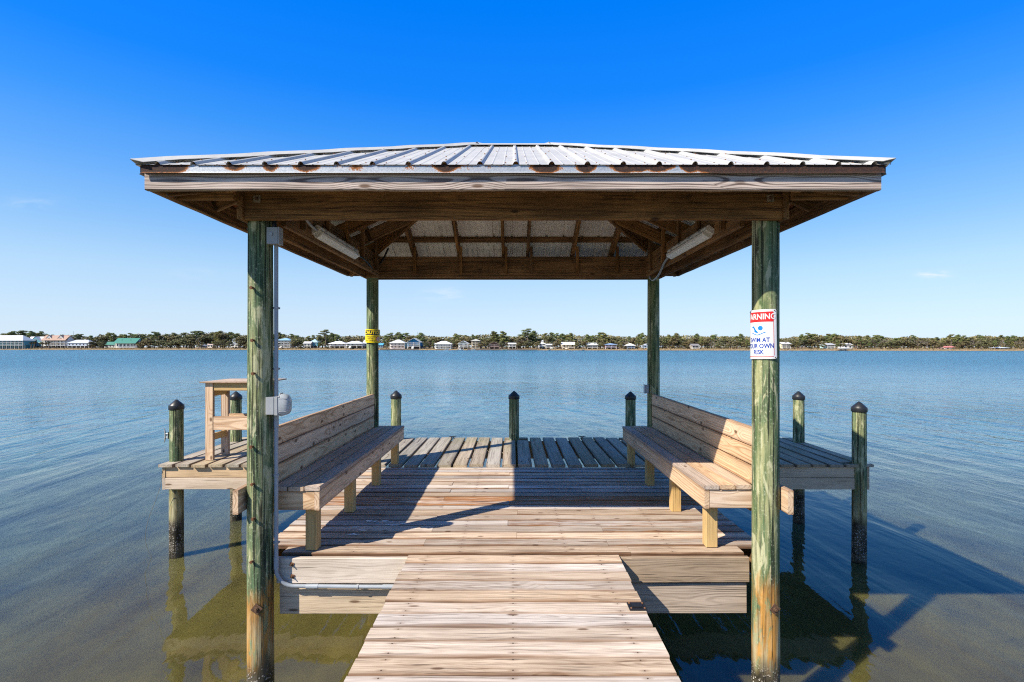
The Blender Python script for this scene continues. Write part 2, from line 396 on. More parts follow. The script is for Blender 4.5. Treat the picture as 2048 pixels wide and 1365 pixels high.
hgt = g.add(g.add(g.mul(w0, .06), g.mul(w1, g.mr(near, 0, 1, .024, .085))), g.add(g.mul(w2, g.mul(patch, g.mr(near, 0, 1, .0013, .018))), g.mul(w3, g.mul(patch, g.mr(near, 0, 1, .004, .075)))))
g.put(b.inputs['Normal'], g.bump(hgt, 1.0, 1.0))
b.inputs['Subsurface Weight'].default_value = 1.0; b.inputs['Subsurface Radius'].default_value = (1.0, .9, .7); b.inputs['Subsurface Scale'].default_value = .11
b.subsurface_method = 'BURLEY'
M_WATER = m
pb = PB()
S = 6000
pb.quad((-S, -900, WATER), (S, -900, WATER), (S, S, WATER), (-S, S, WATER))
o = pb.build('water', M_WATER); o['kind'] = 'structure'

# ------------------------------------------------------------------ pavilion
YF, YB, PX = 3.80, 6.83, 1.874
LX, LY, YC, Z0, SL = 2.375, 2.015, 5.315, 2.75, .45
Xv, Yv, Zv = Vector((1, 0, 0)), Vector((0, 1, 0)), Vector((0, 0, 1))
pav = thing('pavilion', 'open timber pavilion with a hipped metal roof on four round green posts over the dock', 'pavilion', (0, YC, 0))
SLOPES = {'front': (Xv, Yv, Vector((0, YC-LY, Z0)), LX), 'back': (-Xv, -Yv, Vector((0, YC+LY, Z0)), LX),
          'left': (-Yv, Xv, Vector((-LX, YC, Z0)), LY), 'right': (Yv, -Xv, Vector((LX, YC, Z0)), LY)}


def SP(sl, a, t, h=0.0):
    ea, et, O, L = SLOPES[sl]
    n = (Zv - et*SL).normalized()
    return O + ea*a + et*t + Zv*(SL*t) + n*h


def tmax(sl, a): return max(0.0, min(LY, SLOPES[sl][3]-abs(a)))


RIB = [(-.020, 0), (-.016, .009), (-.010, .0165), (-.004, .0195), (.004, .0195), (.010, .0165), (.016, .009), (.020, 0)]
for sl in SLOPES:
    L = SLOPES[sl][3]; pb = PB(); cols = []
    per = .2286; k0 = int(L/per)+2
    for k in range(-k0, k0+1):
        c0 = k*per + .018
        cols += [(c0+a, h) for a, h in RIB]
        cols += [(c0+per/2-.045, 0), (c0+per/2-.038, .003), (c0+per/2-.03, 0), (c0+per/2+.03, 0), (c0+per/2+.038, .003), (c0+per/2+.045, 0)]
    cols = sorted((a, h) for a, h in cols if abs(a) <= L+.03)
    cols = [(-L-.035, 0)] + cols + [(L+.035, 0)]
    NT = 8
    for layer, mi in ((0, 0), (1, 1)):
        vs = []; fs = []
        for a, h in cols:
            t1 = max(-.03, tmax(sl, a) if abs(a) < L else L-abs(a))
            for i in range(NT+1):
                t = -.035 + (t1+.035)*i/NT
                sag = .0006*mnoise.noise((a*3, t*4, 2.0))
                vs.append(SP(sl, a, t, h + sag - .0018*layer))
        for i in range(len(cols)-1):
            for j in range(NT):
                q = (i*(NT+1)+j, (i+1)*(NT+1)+j, (i+1)*(NT+1)+j+1, i*(NT+1)+j+1)
                fs.append(q if layer == 0 else tuple(reversed(q)))
        pb._add(vs, fs, None, .5, 0, mi)
    # screws on the pans and ribs
    for t in (.06, .60, 1.18, 1.75):
        for k in range(-k0, k0+1):
            for off, hh in ((0, .0195), (.07, 0), (-.07, 0)):
                a = k*per + .018 + off
                if tmax(sl, a) > t + .03 and not (off and (k+int(t*10)) % 2):
                    p = SP(sl, a + R.uniform(-.004, .004), t + R.uniform(-.01, .01), hh)
                    pb.lathe(p, [(.0055, -.002), (.0055, .003), (.003, .006)], 6, 2)
    pb.build('roof_panel', [M_ROOF, M_UNDER, M_SCREW], pav)

# hip caps and ridge cap, standing on the ribs
pb = PB()
RX = LX-LY
for sx in (-1, 1):
    for sy, fr in ((-1, 'front'), (1, 'back')):
        side = 'left' if sx < 0 else 'right'
        c = Vector((sx*LX, YC+sy*LY, Z0)); top = Vector((sx*RX, YC, Z0+SL*LY))
        rows = []
        for i in range(15):
            t = -.055 + (LY+.05)*i/14
            # the hip line sits at plan distance t from both eaves
            p = Vector((sx*(LX-t), YC+sy*(LY-t), Z0+SL*t))
            up = .026 + .003*math.sin(i*2.1+sx)
            # wings lie along the two slopes, perpendicular to the hip
            w1_ = Vector((-sx, sy*1.0, 0)).normalized()*.115   # on the front/back slope
            q1 = p + Vector((-sx*.085, sy*0.0, 0)); q2 = p + Vector((0, -sy*.085, 0))
            q1 = Vector((q1.x - sx*0.0, q1.y + sy*.11*0, p.z)); q2 = Vector((q2.x, q2.y, p.z))
            rows.append((q1 + Zv*(up-.004), p + Zv*(up+.016), q2 + Zv*(up-.004)))
        for a_, b_ in zip(rows, rows[1:]):
            for k in (0, 1):
                for dz_ in (0, -.002):
                    pb.quad(a_[k]+Zv*dz_, b_[k]+Zv*dz_, b_[k+1]+Zv*dz_, a_[k+1]+Zv*dz_)
zt = Z0+SL*LY
for dz_ in (0, -.002):
    for k in range(6):
        xa = -RX-.10 + (2*RX+.2)*k/6; xb = -RX-.10 + (2*RX+.2)*(k+1)/6
        for sy in (-1, 1):
            pb.quad((xa, YC, zt+.030+dz_), (xb, YC, zt+.030+dz_), (xb, YC+sy*.13, zt-.035+dz_), (xa, YC+sy*.13, zt-.035+dz_))
pb.build('ridge_cap', M_ROOF, pav)

# drip edges: galvanised strip rusting under the rib ends
RUSTX = [(-1.78, .55), (-1.55, .62), (-1.32, .72), (-1.0, .42), (-.66, .35), (-.425, 1.0), (.205, .95), (.467, 1.15), (.717, 1.3), (.80, 1.0), (.93, 1.05), (1.13, 1.0)]
for sl in SLOPES:
    ea, et, O, L = SLOPES[sl]; pb = PB()
    n = int(L*2/.02); vs = []; fs = []; st = []
    for i in range(n+1):
        a = -L-.003 + (2*L+.006)*i/n
        for j in range(7):
            f = j/6                                   # 0 top .. 1 bottom
            if sl == 'front':
                r = max([am*math.exp(-((a-xk)/(.08-.02*f + .02*math.sin(xk*9)))**2)*(1-.55*f*f) for xk, am in RUSTX])
                if a > 1.05: r = max(r, min(1, (a-1.05)/.25)*(1.05-.45*f**3))
                if a < -2.02: r = max(r, min(1, (-2.02-a)/.12)*(1.0-.65*f*f))
                r = max(r + .22*mnoise.noise((a*1.7+4, f*1.5, 2)), .30*(1-f) + .25*mnoise.noise((a*4, f, 7)))
            else: r = .45*(1-f)+.35*mnoise.noise((a*2, 1, 1))
            out = -.026 - (.006 if j == 6 else 0)
            vs.append(O + ea*a + et*out + Zv*(-.012-.055*f)); st.append(r*1.22)
    for i in range(n):
        for j in range(6): fs.append((i*7+j, i*7+j+1, (i+1)*7+j+1, (i+1)*7+j))
    pb._add(vs, fs, None, .5, st, 0)
    pb._add([v + et*.002 for v in vs], [tuple(reversed(f)) for f in fs], None, .5, st, 0)
    # top flange running in under the roof sheets
    q = [O + ea*(-L-.02) + et*-.026 - Zv*.012, O + ea*(L+.02) + et*-.026 - Zv*.012, O + ea*(L-.06) + et*.05 + Zv*(.05*SL-.005), O + ea*(-L+.06) + et*.05 + Zv*(.05*SL-.005)]
    pb._add(q, [(0, 1, 2, 3)], None, .5, .5, 0)
    pb.build('drip_edge', M_RUST, pav)

# fascia boards
for sl in SLOPES:
    ea, et, O, L = SLOPES[sl]; pb = PB()
    LL = L if sl in ('front', 'back') else L-.04
    c = O + et*.019 - Zv*.09
    pb.plank(c - ea*LL, c + ea*LL, Zv, .15, .038, nseg=14, ch=.004, warp=.0015)
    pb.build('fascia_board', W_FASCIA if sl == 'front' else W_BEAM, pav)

# rafters
RAF = {'front': [-1.9, -1.32, -.72, -.13, .2, .8, 1.32, 1.9], 'left': [-1.42, -.86, -.3, .3, .86, 1.42]}
RAF['back'] = [-x for x in RAF['front']]; RAF['right'] = RAF['left']
for sl in SLOPES:
    for a in RAF[sl]:
        t1 = tmax(sl, a) - (.06 if sl in ('left', 'right') or abs(a) > RX else .03)
        if t1 < .2: continue
        pb = PB(); pb.plank(SP(sl, a, .045, -.115), SP(sl, a, t1, -.115), SLOPES[sl][0], .038, .14, nseg=3, ch=.003, warp=.001)
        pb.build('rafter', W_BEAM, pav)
    pb = PB(); t = .57; La = SLOPES[sl][3]-t-.03
    pb.plank(SP(sl, -La, t, -.023), SP(sl, La, t, -.023), SLOPES[sl][1] + Zv*SL, .085, .034, nseg=6, ch=.003)
    t = 1.2; La = SLOPES[sl][3]-t-.03
    pb.plank(SP(sl, -La, t, -.023), SP(sl, La, t, -.023), SLOPES[sl][1] + Zv*SL, .085, .034, nseg=4, ch=.003)
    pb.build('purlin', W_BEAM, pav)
for sx in (-1, 1):
    for sy in (-1, 1):
        pb = PB(); p0 = Vector((sx*(LX-.07), YC+sy*(LY-.07), Z0+SL*.07-.135)); p1 = Vector((sx*RX, YC, Z0+SL*LY-.135))
        pb.plank(p0, p1, Vector((sx, -sy, 0)), .04, .17, nseg=4, ch=.003); pb.build('hip_rafter', W_BEAM, pav)
pb = PB(); pb.box(-RX-.02, RX+.02, YC-.019, YC+.019, zt-.24, zt-.045); pb.build('ridge_board', W_BEAM, pav)

# beams
def beam(x0, x1, y0, y1, z0, z1, axis, name='beam', nseg=8):
    pb = PB(); pb.box(x0, x1, y0, y1, z0, z1, axis, nseg=nseg, ch=.005, warp=.0012); return pb.build(name, W_BEAM, pav)
BZ0, BZ1 = 2.484, 2.757
beam(-1.925, 1.925, 3.665, 3.705, BZ0, BZ1, 'X')
beam(-1.925, 1.925, 6.70, 6.74, BZ0, BZ1, 'X'); beam(-1.925, 1.925, 6.915, 6.955, BZ0, BZ1, 'X')
for s in (-1, 1):
    beam(min(s*1.967, s*1.929), max(s*1.967, s*1.929), 3.645, 6.985, BZ0-.003, BZ1, 'Y')
    beam(min(s*1.775, s*1.737), max(s*1.775, s*1.737), 3.92, 6.695, BZ0+.01, BZ1, 'Y')
for x in (-1.32, -.72, -.13, .2, .8, 1.32):
    beam(x+.022, x+.058, 6.66, 6.698, 2.53, 2.88, 'Z', 'cleat_block', 1)
for s in (-1, 1):
    for y in (4.2, 4.75, 5.3, 5.85, 6.4):
        x = s*1.715; beam(x-.019, x+.019, y-.019, y+.019, 2.53, 2.93, 'Z', 'cleat_block', 1)
    beam(s*2.15-.2, s*2.15+.2, 3.56, 3.60, 2.60, 2.745, 'X', 'lookout_block', 1)


# posts
def bolt(name, c, nrm, parent, rot=0.0, size=.05, m1=M_PLATE, m2=M_BOLT):
    nrm = Vector(nrm).normalized(); s = nrm.cross(Zv).normalized(); u = s.cross(nrm)
    s2 = s*math.cos(rot) + u*math.sin(rot); pb = PB()
    pb.plank(Vector(c)-s2*size/2, Vector(c)+s2*size/2, nrm.cross(s2), size, .006, ch=.001, mi=0)
    pb.tube([Vector(c), Vector(c)+nrm*.012], size*.26, 6, 1); pb.tube([Vector(c)+nrm*.012, Vector(c)+nrm*.024], size*.15, 8, 1)
    return pb.build(name, [m1, m2], parent)
def post(px, py, r0, r1, seed, z1=BZ1-.01):
    pb = PB(); prof = []
    n = 70
    for i in range(n+1):
        f = i/n; z = -2.3 + (z1+2.3)*f; prof.append((r0+(r1-r0)*f, z))
    lean = .0
    pb.lathe((px, py, 0), prof, 36, 0, .035, True, seed, R.random())
    return pb.build('post', W_POST, pav)
posts = [post(-PX, YF, .097, .084, 1.3), post(PX, YF, .097, .092, 5.1), post(-PX, YB, .086, .077, 9.7), post(PX, YB, .086, .077, 14.2)]
bolt('bolt', (-1.83, 3.66, 2.63), (0, -1, 0), pav); bolt('bolt', (1.84, 3.66, 2.635), (0, -1, 0), pav)
for s in (-1, 1): bolt('bolt', (s*PX+.02, YF-.098, -.325), (.1, -1, 0), posts[0 if s < 0 else 1], math.radians(40), .06, M_BOLT)
for k, z in enumerate((2.0, 1.62, 1.38, .85, .58, .33, .02)):
    pb = PB(); q = Vector((-PX - .01 + .006*(k % 3), YF-.088, z))
    pb.tube([q, q + Vector((-.004, -.02, 0))], .008, 7); pb.tube([q + Vector((-.004, -.016, 0)), q + Vector((-.006, -.026, -.002))], .012, 6)
    pb.build('nail', M_SCREW, posts[0])

# ------------------------------------------------------------------ dock
dock = thing('dock', 'weathered timber dock deck under the pavilion with stacked skirt boards', 'dock', (0, 5.3, 0))
rk = random.Random(21)
pb = PB(); y = 3.925; row = 0
while y < 6.66:
    yb = min(y+.1375, 6.695); xl = 1.765 if row == 0 else 1.965
    joints = [-.70, .76] if row % 2 else [.03 if row % 4 else -.05]
    if row == 0: joints = [.9]
    rr_ = rk.random()
    xs = [-xl - rk.uniform(0, .012)] + [j + rk.uniform(-.015, .015) for j in joints] + [xl + rk.uniform(0, .015)]
    for a, b_ in zip(xs, xs[1:]):
        st = 0.0
        if row in (8, 9): st = 1.15 if b_ > .3 else .95
        elif row in (3, 4) and a > -.2: st = .78
        elif row == 1: st = .72
        dz_ = rk.uniform(-.0035, .002) + (rr_*97 % 1)*.004 - .003
        pb.box(a+.001, b_-.001, y, yb, -.038+dz_, dz_, 'X', nseg=7, ch=.007, warp=.0022, st=st, rnd=min(1, max(0, rr_ + rk.uniform(-.018, .018))), rng=rk)
    y += .1475; row += 1
pb.build('decking', W_DECK, dock)
pb = PB(); pb.box(-1.775, .10, 3.845, 3.885, -.205, -.016, 'X', nseg=8, warp=.001); pb.build('skirt_board', W_SKIRT, dock)
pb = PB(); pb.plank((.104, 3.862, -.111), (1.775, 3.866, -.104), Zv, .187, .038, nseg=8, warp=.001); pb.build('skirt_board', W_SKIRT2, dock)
pb = PB(); pb.plank((-1.765, 3.892, -.335), (.1, 3.890, -.330), Zv, .23, .038, nseg=8, warp=.001); pb.build('skirt_board', W_SKIRT, dock)
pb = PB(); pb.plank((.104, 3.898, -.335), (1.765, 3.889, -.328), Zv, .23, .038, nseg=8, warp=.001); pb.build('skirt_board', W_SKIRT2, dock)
for x in (-1.93, -1.2, -.4, .4, 1.2, 1.93):
    pb = PB(); pb.box(x-.019, x+.019, 3.94, 6.69, -.25, -.045, 'Y', nseg=3); pb.build('joist', W_BEAM, dock)
for y in (5.3, 6.62):
    pb = PB(); pb.box(-1.9, 1.9, y-.02, y+.02, -.48, -.255, 'X', nseg=3); pb.build('cross_beam', W_BEAM, dock)
pb = PB(); pb.box(-1.77, 1.77, 3.922, 3.945, -.25, -.043, 'X'); pb.build('sun_gap_blocker', W_BEAM, dock)  # strip added behind the skirt so no sun slips through onto the water
# rusty bolts through the skirt board at the left post
for (x, z) in ((-1.66, -.06), (-1.655, -.15)): bolt('bolt', (x, 3.842, z), (0, -1, 0), dock, .3, .028, M_SCREW)

far = thing('dock_platform', 'wide grey cross platform with gapped lengthwise boards at the far end of the dock', 'dock', (0, 7.7, 0))
FZ = .035
pb = PB(); x = -4.64; k = 0
PILES = [(-4.555, 6.93), (-4.545, 8.4), (-1.95, 8.54), (.017, 8.52), (1.96, 8.54), (4.63, 8.3), (4.57, 6.76)]
while x < 4.6:
    wd = .183 + rk.uniform(-.004, .004); x1 = min(x+wd, 4.72)
    ya, yb = 6.70 + rk.uniform(-.012, .012), 8.70 + rk.uniform(-.02, .02)
    cuts = [(ya, yb)]
    for (qx, qy) in PILES:
        if qx+.09 > x and qx-.09 < x1:
            cuts = [(ya, qy-.088), (qy+.088, yb)] if qy > 7.2 or qy-.088-ya > .06 else [(ya, max(ya+.05, qy-.088)), (qy+.088, yb)]
    for a, b_ in cuts:
        if b_-a < .03: continue
        pb.box(x, x1, a, b_, FZ-.038, FZ + rk.uniform(-.003, .003), 'Y', nseg=5, ch=.006, warp=.002, rng=rk)
    x += wd + .03 + rk.uniform(-.004, .006); k += 1
pb.build('decking', W_FAR, far)
for (xa, xb) in ((-4.57, -1.985), (1.985, 4.64)):
    for (za, zb, dy) in ((-.145, -.006, 0), (-.30, -.149, -.007)):
        pb = PB(); pb.box(xa, xb, 6.735+dy, 6.773+dy, za, zb, 'X', nseg=5, warp=.0015); pb.build('fascia_board', W_EDGE, far)
pb = PB(); pb.box(-1.98, 1.98, 6.735, 6.773, -.30, -.042, 'X', nseg=4); pb.build('fascia_board', W_BEAM, far)
for s, xx in ((-1, -4.61), (1, 4.645)):
    for (za, zb) in ((-.145, -.008), (-.30, -.149)):
        pb = PB(); pb.box(min(xx, xx+.038), max(xx, xx+.038), 6.728, 8.66, za, zb-.002, 'Y', nseg=4, warp=.0015); pb.build('fascia_board', W_EDGE, far)
pb = PB(); pb.box(-4.57, 4.64, 8.58, 8.618, -.30, -.008, 'X', nseg=5); pb.build('fascia_board', W_EDGE, far)
for x in (-3.7, -2.8, -.9, .9, 2.8, 3.7):
    pb = PB(); pb.box(x-.019, x+.019, 6.78, 8.575, -.20, -.01, 'Y', nseg=2); pb.build('joist', W_BEAM, far)

walk = thing('walkway', 'pale timber walkway of cross boards leading from the camera to the dock', 'walkway', (0, 1.5, 0))
pb = PB(); y = 3.868; row = 0
while y > -2.2:
    ya = y-.136; dz_ = rk.uniform(-.005, .003)
    pb.box(-.785 - rk.uniform(0, .014), .785 + rk.uniform(0, .014), ya, y, -.038+dz_, dz_+.001, 'X', nseg=8, ch=.007, warp=.0022, st=.68 if row in (3, 9, 14) else 0, rng=rk)
    y -= .1412; row += 1
pb.build('decking', W_WALK, walk)
for x in (-.64, 0, .64):
    pb = PB(); pb.box(x-.02, x+.02, -2.2, 3.835, -.235, -.042, 'Y', nseg=3); pb.build('stringer', W_SKIRT, walk)
for y in (2.98, .9, -1.2):
    pb = PB(); pb.box(-.72, .72, y-.02, y+.02, -.43, -.24, 'X'); pb.build('cross_beam', W_SKIRT, walk)
    for s in (-1, 1):
        pb = PB(); pb.lathe((s*.5, y+.12, 0), [(.08, -2.2), (.08, -1.2), (.075, -.245)], 20, 0, .03, True, y+s); pb.build('piling', W_PILE, walk)
pb = PB()
pb.plank((.695, 3.09, .006), (.80, 3.09, .006), Yv, .085, .008, ch=.002, mi=0)
for dx_ in (-.04, .04):
    for dy_ in (-.03, .03): pb.lathe((.748+dx_, 3.09+dy_, .01), [(.007, 0), (.007, .003), (.003, .006)], 8, 1)
pb.plank((.715, 3.09, .0125), (.78, 3.09, .0125), Yv, .036, .006, ch=.002, mi=0)
tag(pb.build('metal_plate', [M_BLACK, M_SCREW]), 'small black metal plate with rusty screws at the right edge of the walkway', 'plate')

# ------------------------------------------------------------------ pilings with caps
CAPG = 'round dock pilings with pointed black caps'
PL = ['mossy piling with a rope cleat at the left near corner of the platform',
      'capped piling behind the wooden side table at the left far corner of the platform',
      'sunlit capped piling just behind the far end of the left bench',
      'capped piling standing alone in the middle of the far platform edge',
      'shaded capped piling just beside the far end of the right bench',
      'capped piling at the far right corner of the platform, shaded low down',
      'capped piling at the near right corner of the platform, half shaded']
TOPS = [.845, .83, .83, .825, .815, .84, .835]
for i, ((x, y), lab) in enumerate(zip(PILES, PL)):
    t = thing('piling', lab, 'piling', (x, y, WATER), CAPG)
    zt_ = TOPS[i]-.09; n = 30
    pb = PB(); pb.lathe((x, y, 0), [(.089-.006*k/n, -2.2+(zt_+2.2)*k/n) for k in range(n+1)], 28, 0, .045, True, i*3.7+2, rk.random())
    pb.build('shaft', W_PILE, t)
    pb = PB(); pb.lathe((x, y, zt_-.025), [(.093, 0), (.0945, .003), (.093, .050), (.092, .056), (.050, .096), (.012, .130), (.003, .133)], 28, 0)
    pb.build('cap', M_CAP, t)

# rope cleats
def cleat(c, ax, nrm, label, m_, s=1.0):
    c = Vector(c); ax = Vector(ax).normalized(); nrm = Vector(nrm).normalized()
    pb = PB(); h = .045*s
    for k in (-1, 1): pb.tube([c + ax*k*.03*s - nrm*.004, c + ax*k*.026*s + nrm*h], [.013*s, .010*s], 8)
    pb.tube([c - ax*.11*s + nrm*(h+.018*s), c - ax*.05*s + nrm*(h+.006*s), c + nrm*h, c + ax*.05*s + nrm*(h+.006*s), c + ax*.11*s + nrm*(h+.018*s)],
            [.006*s, .012*s, .015*s, .012*s, .006*s], 8)
    pb.plank(c - ax*.055*s + nrm*.003, c + ax*.055*s + nrm*.003, ax.cross(nrm), .04*s, .006, ch=.001)
    return tag(pb.build('dock_cleat', m_), label, 'cleat', 'rope cleats on the dock')
cleat((-4.642, 6.90, .38), Zv, (-1, -.1, 0), 'galvanised rope cleat screwed upright to the mossy left corner piling', M_CLEAT, .85)
cleat((-1.02, 8.62, FZ), Xv, Zv, 'small black rope cleat on the sunlit far edge, left of the middle piling', M_BLACK, .6)
cleat((1.16, 8.62, FZ), Xv, Zv, 'small black rope cleat on the shaded far edge, right of the middle piling', M_BLACK, .6)


# ------------------------------------------------------------------ benches
def bench(s, label, ya, yb):
    t = thing('bench', label, 'bench', (s*1.6, 5.3, 0), 'long built-in pine benches')
    zs = .512
    pb = PB(); xs = [1.463, 1.585, 1.707, 1.829]
    for k in range(3):
        a, b_ = sorted((s*(xs[k]+.002), s*(xs[k+1]-.003)))
        pb.box(a, b_, ya - rk.uniform(0, .006), yb, zs-.032, zs + rk.uniform(-.002, .002), 'Y', nseg=8, ch=.004, warp=.0012, rng=rk)
    pb.build('seat', W_SEAT, t)
    a, b_ = sorted((s*1.470, s*1.508))
    pb = PB(); pb.box(a, b_, ya+.004, yb-.004, zs-.182, zs-.034, 'Y', nseg=8, ch=.004, warp=.001, rng=rk); pb.build('apron', W_BENCH, t)
    for yy in (ya+.006, yb-.044):
        a, b_ = sorted((s*1.511, s*1.93))
        pb = PB(); pb.box(a, b_, yy, yy+.038, zs-.180, zs-.035, 'X', nseg=2, ch=.004, rng=rk); pb.build('end_board', W_BENCH, t)
    for k in range(3):
        z0 = .516 + k*.148; a, b_ = sorted((s*1.832, s*1.872))
        pb = PB(); pb.box(a, b_, 3.875 if k else 3.90, 6.765, z0, z0+.141, 'Y', nseg=9, ch=.004, warp=.0015, rng=rk); pb.build('backrest_plank', W_BENCH, t)
    a, b_ = sorted((s*1.835, s*1.873)); pb = PB(); pb.box(a, b_, ya+.05, yb-.05, .30, .5135, 'Y', nseg=5, ch=.004, rng=rk); pb.build('light_block_board', W_BENCH, t)  # board added under the backrest to block sunlight leaking onto the deck
    a, b_ = sorted((s*1.965, s*2.005))
    pb = PB(); pb.box(a, b_, 3.66, 6.98, .372, .545, 'Y', nseg=4, ch=.004, rng=rk); pb.build('support_rail', W_BENCH, t)
    for yy in ((3.955, 4.86, 5.80, 6.72) if s < 0 else (4.01, 4.88, 5.80, 6.72)):
        a, b_ = sorted((s*1.515, s*1.604))
        pb = PB(); pb.box(a, b_, yy, yy+.089, .003, zs-.034 if False else zs-.036, 'Z', nseg=1, ch=.004, rng=rk); pb.build('leg', W_LEG, t)
    return t
bench(-1, 'long pine bench with slatted back along the left side of the dock, mostly sunlit behind', 3.885, 6.90)
bench(1, 'long pine bench with slatted back along the right side, its near end in full sun', 3.925, 6.86)

# ------------------------------------------------------------------ side table
tb = thing('side_table', 'tall bare pine work table standing on the left wing of the platform', 'table', (-3.8, 7.26, FZ))
ZT = 1.085
pb = PB(); pb.box(-4.225, -3.37, 6.90, 7.62, ZT, ZT+.018, 'X', nseg=4, ch=.002, warp=.002); pb.build('table_top', W_SEAT, tb)
for (x, y) in ((-4.17, 6.935), (-4.17, 7.31), (-3.50, 6.945), (-3.48, 7.31)):
    pb = PB(); pb.box(x, x+.105, y, y+.045, FZ+.003, ZT-.001, 'Z', ch=.003); pb.build('leg', W_BENCH, tb)
pb = PB(); pb.box(-4.062, -3.502, 6.945, 6.983, ZT-.105, ZT-.002, 'X', nseg=2); pb.build('apron', W_LEG, tb)
pb = PB(); pb.box(-4.067, -3.482, 7.318, 7.354, ZT-.105, ZT-.002, 'X', nseg=2); pb.build('apron', W_LEG, tb)
pb = PB(); pb.box(-4.062, -3.502, 6.94, 6.978, .445, .63, 'X', nseg=3); pb.build('stretcher', W_BENCH, tb)
pb = PB(); pb.box(-4.067, -3.482, 7.315, 7.351, .47, .62, 'X', nseg=3); pb.build('stretcher', W_BENCH, tb)
for x in (-4.12, -3.42):
    for z in (.90, .30):
        pb = PB(); pb.box(x, x+.03, 6.984, 7.309, z, z+.09, 'Y'); pb.build('side_rail', W_LEG, tb)

# ------------------------------------------------------------------ electrical fittings
cd = thing('conduit', 'grey plastic electrical conduit running down the left front post and along the skirt boards', 'conduit', (-1.76, 3.79, 0))
cxx, cyy = -1.757, 3.800
pts = [(cxx, cyy, 2.33), (cxx, cyy, 1.2), (cxx, cyy, 0.05)]
for k in range(9):
    a = PI/2*k/8; pts.append((cxx + .13*(1-math.cos(a)), cyy + .027*k/8, -.085 - .13*math.sin(a)))
pts += [(-1.2, cyy+.027, -.220), (-.70, cyy+.027, -.222)]
pb = PB(); pb.tube(pts, .0145, 14); pb.build('pipe', M_PVC, cd)
for (x, y, z, ax_) in ((cxx, cyy, -.03, 'z'), (cxx, cyy, 1.02, 'z'), (-1.50, cyy+.027, -.2175, 'x'), (-.93, cyy+.027, -.221, 'x')):
    d = Vector((0, 0, .045)) if ax_ == 'z' else Vector((.045, 0, 0))
    pb = PB(); pb.tube([Vector((x, y, z))-d, Vector((x, y, z))+d], .0175, 14); pb.build('coupling', M_PVC, cd)
for (x, y, z, ax_) in ((cxx, cyy, 1.86, 'z'), (cxx, cyy, 1.41, 'z'), (cxx, cyy, .62, 'z'), (cxx, cyy, .12, 'z'), (-1.16, cyy+.027, -.220, 'x')):
    d = Vector((0, 0, .008)) if ax_ == 'z' else Vector((.008, 0, 0))
    pb = PB(); pb.tube([Vector((x, y, z))-d, Vector((x, y, z))+d], .0185, 12)
    pb.plank((x-.03, y+.014, z), (x+.022, y+.014, z), Zv, .014, .004, ch=.001); pb.build('clip', M_BOX, cd)

jb = thing('junction_box', 'square grey junction box near the top of the left front post', 'junction box', (-1.76, 3.77, 2.31))
pb = PB(); pb.box(-1.80, -1.715, 3.735, 3.80, 2.325, 2.445, 'Z', ch=.004); pb.build('box', M_BOX, jb)
pb = PB(); pb.box(-1.714, -1.706, 3.733, 3.802, 2.323, 2.447, 'Z', ch=.002); pb.build('cover', M_BOX, jb)
pb = PB(); pb.tube([(-1.765, 3.733, 2.395), (-1.765, 3.727, 2.395)], .013, 12); pb.build('plug', M_PVC, jb)
pb = PB(); pb.tube([(-1.757, 3.768, 2.446), (-1.757, 3.768, 2.50)], .017, 12); pb.build('gland', M_BLACK, jb)
ob = thing('outlet_box', 'grey outdoor outlet box with a clear bubble cover on the left front post', 'outlet box', (-1.75, 3.76, 1.15))
pb = PB(); pb.box(-1.80, -1.735, 3.72, 3.80, 1.08, 1.205, 'Z', ch=.006); pb.build('box', M_BOX, ob)
pb = PB(); pb.box(-1.734, -1.705, 3.715, 3.805, 1.075, 1.21, 'Z', ch=.006); pb.build('cover_frame', M_BOX, ob)
pb = PB()
vs = []; fs = []; n1_, n2_ = 14, 6
for j in range(n2_+1):
    f = j/n2_; sc_ = math.cos(f*PI/2)**.45 if f < 1 else 0.0; xx = -1.704 + .072*math.sin(f*PI/2)
    for k in range(n1_):
        a = 2*PI*k/n1_; ca, sa = math.cos(a), math.sin(a)
        ry = .046*(abs(ca)**.5)*(1 if ca > 0 else -1); rz = .082*(abs(sa)**.6)*(1 if sa > 0 else -1)
        vs.append((xx, 3.76 + ry*sc_, 1.148 + rz*sc_))
for j in range(n2_):
    for k in range(n1_): fs.append((j*n1_+k, j*n1_+(k+1) % n1_, (j+1)*n1_+(k+1) % n1_, (j+1)*n1_+k))
pb._add(vs, fs, None, .5, 0, 0, True); pb.build('bubble_cover', M_CLEAR, ob)
pb = PB()
for z in (1.10, 1.148, 1.195): pb.tube([(-1.700, 3.717, z), (-1.655, 3.722, z), (-1.638, 3.74, z)], .003, 6)
pb.tube([(-1.70, 3.718, 1.205), (-1.70, 3.74, 1.232), (-1.70, 3.78, 1.232)], .005, 6)
pb.build('cover_rib', M_BOX, ob)
sb = thing('switch_box', 'small grey switch box low on the inner side of the right back post', 'switch box', (1.78, 6.80, .98))
pb = PB(); pb.box(1.755, 1.795, 6.77, 6.85, .96, 1.07, 'Z', ch=.004); pb.build('box', M_BOX, sb)
pb = PB(); pb.box(1.747, 1.754, 6.766, 6.854, .955, 1.075, 'Z', ch=.002); pb.build('cover', M_PVC, sb)


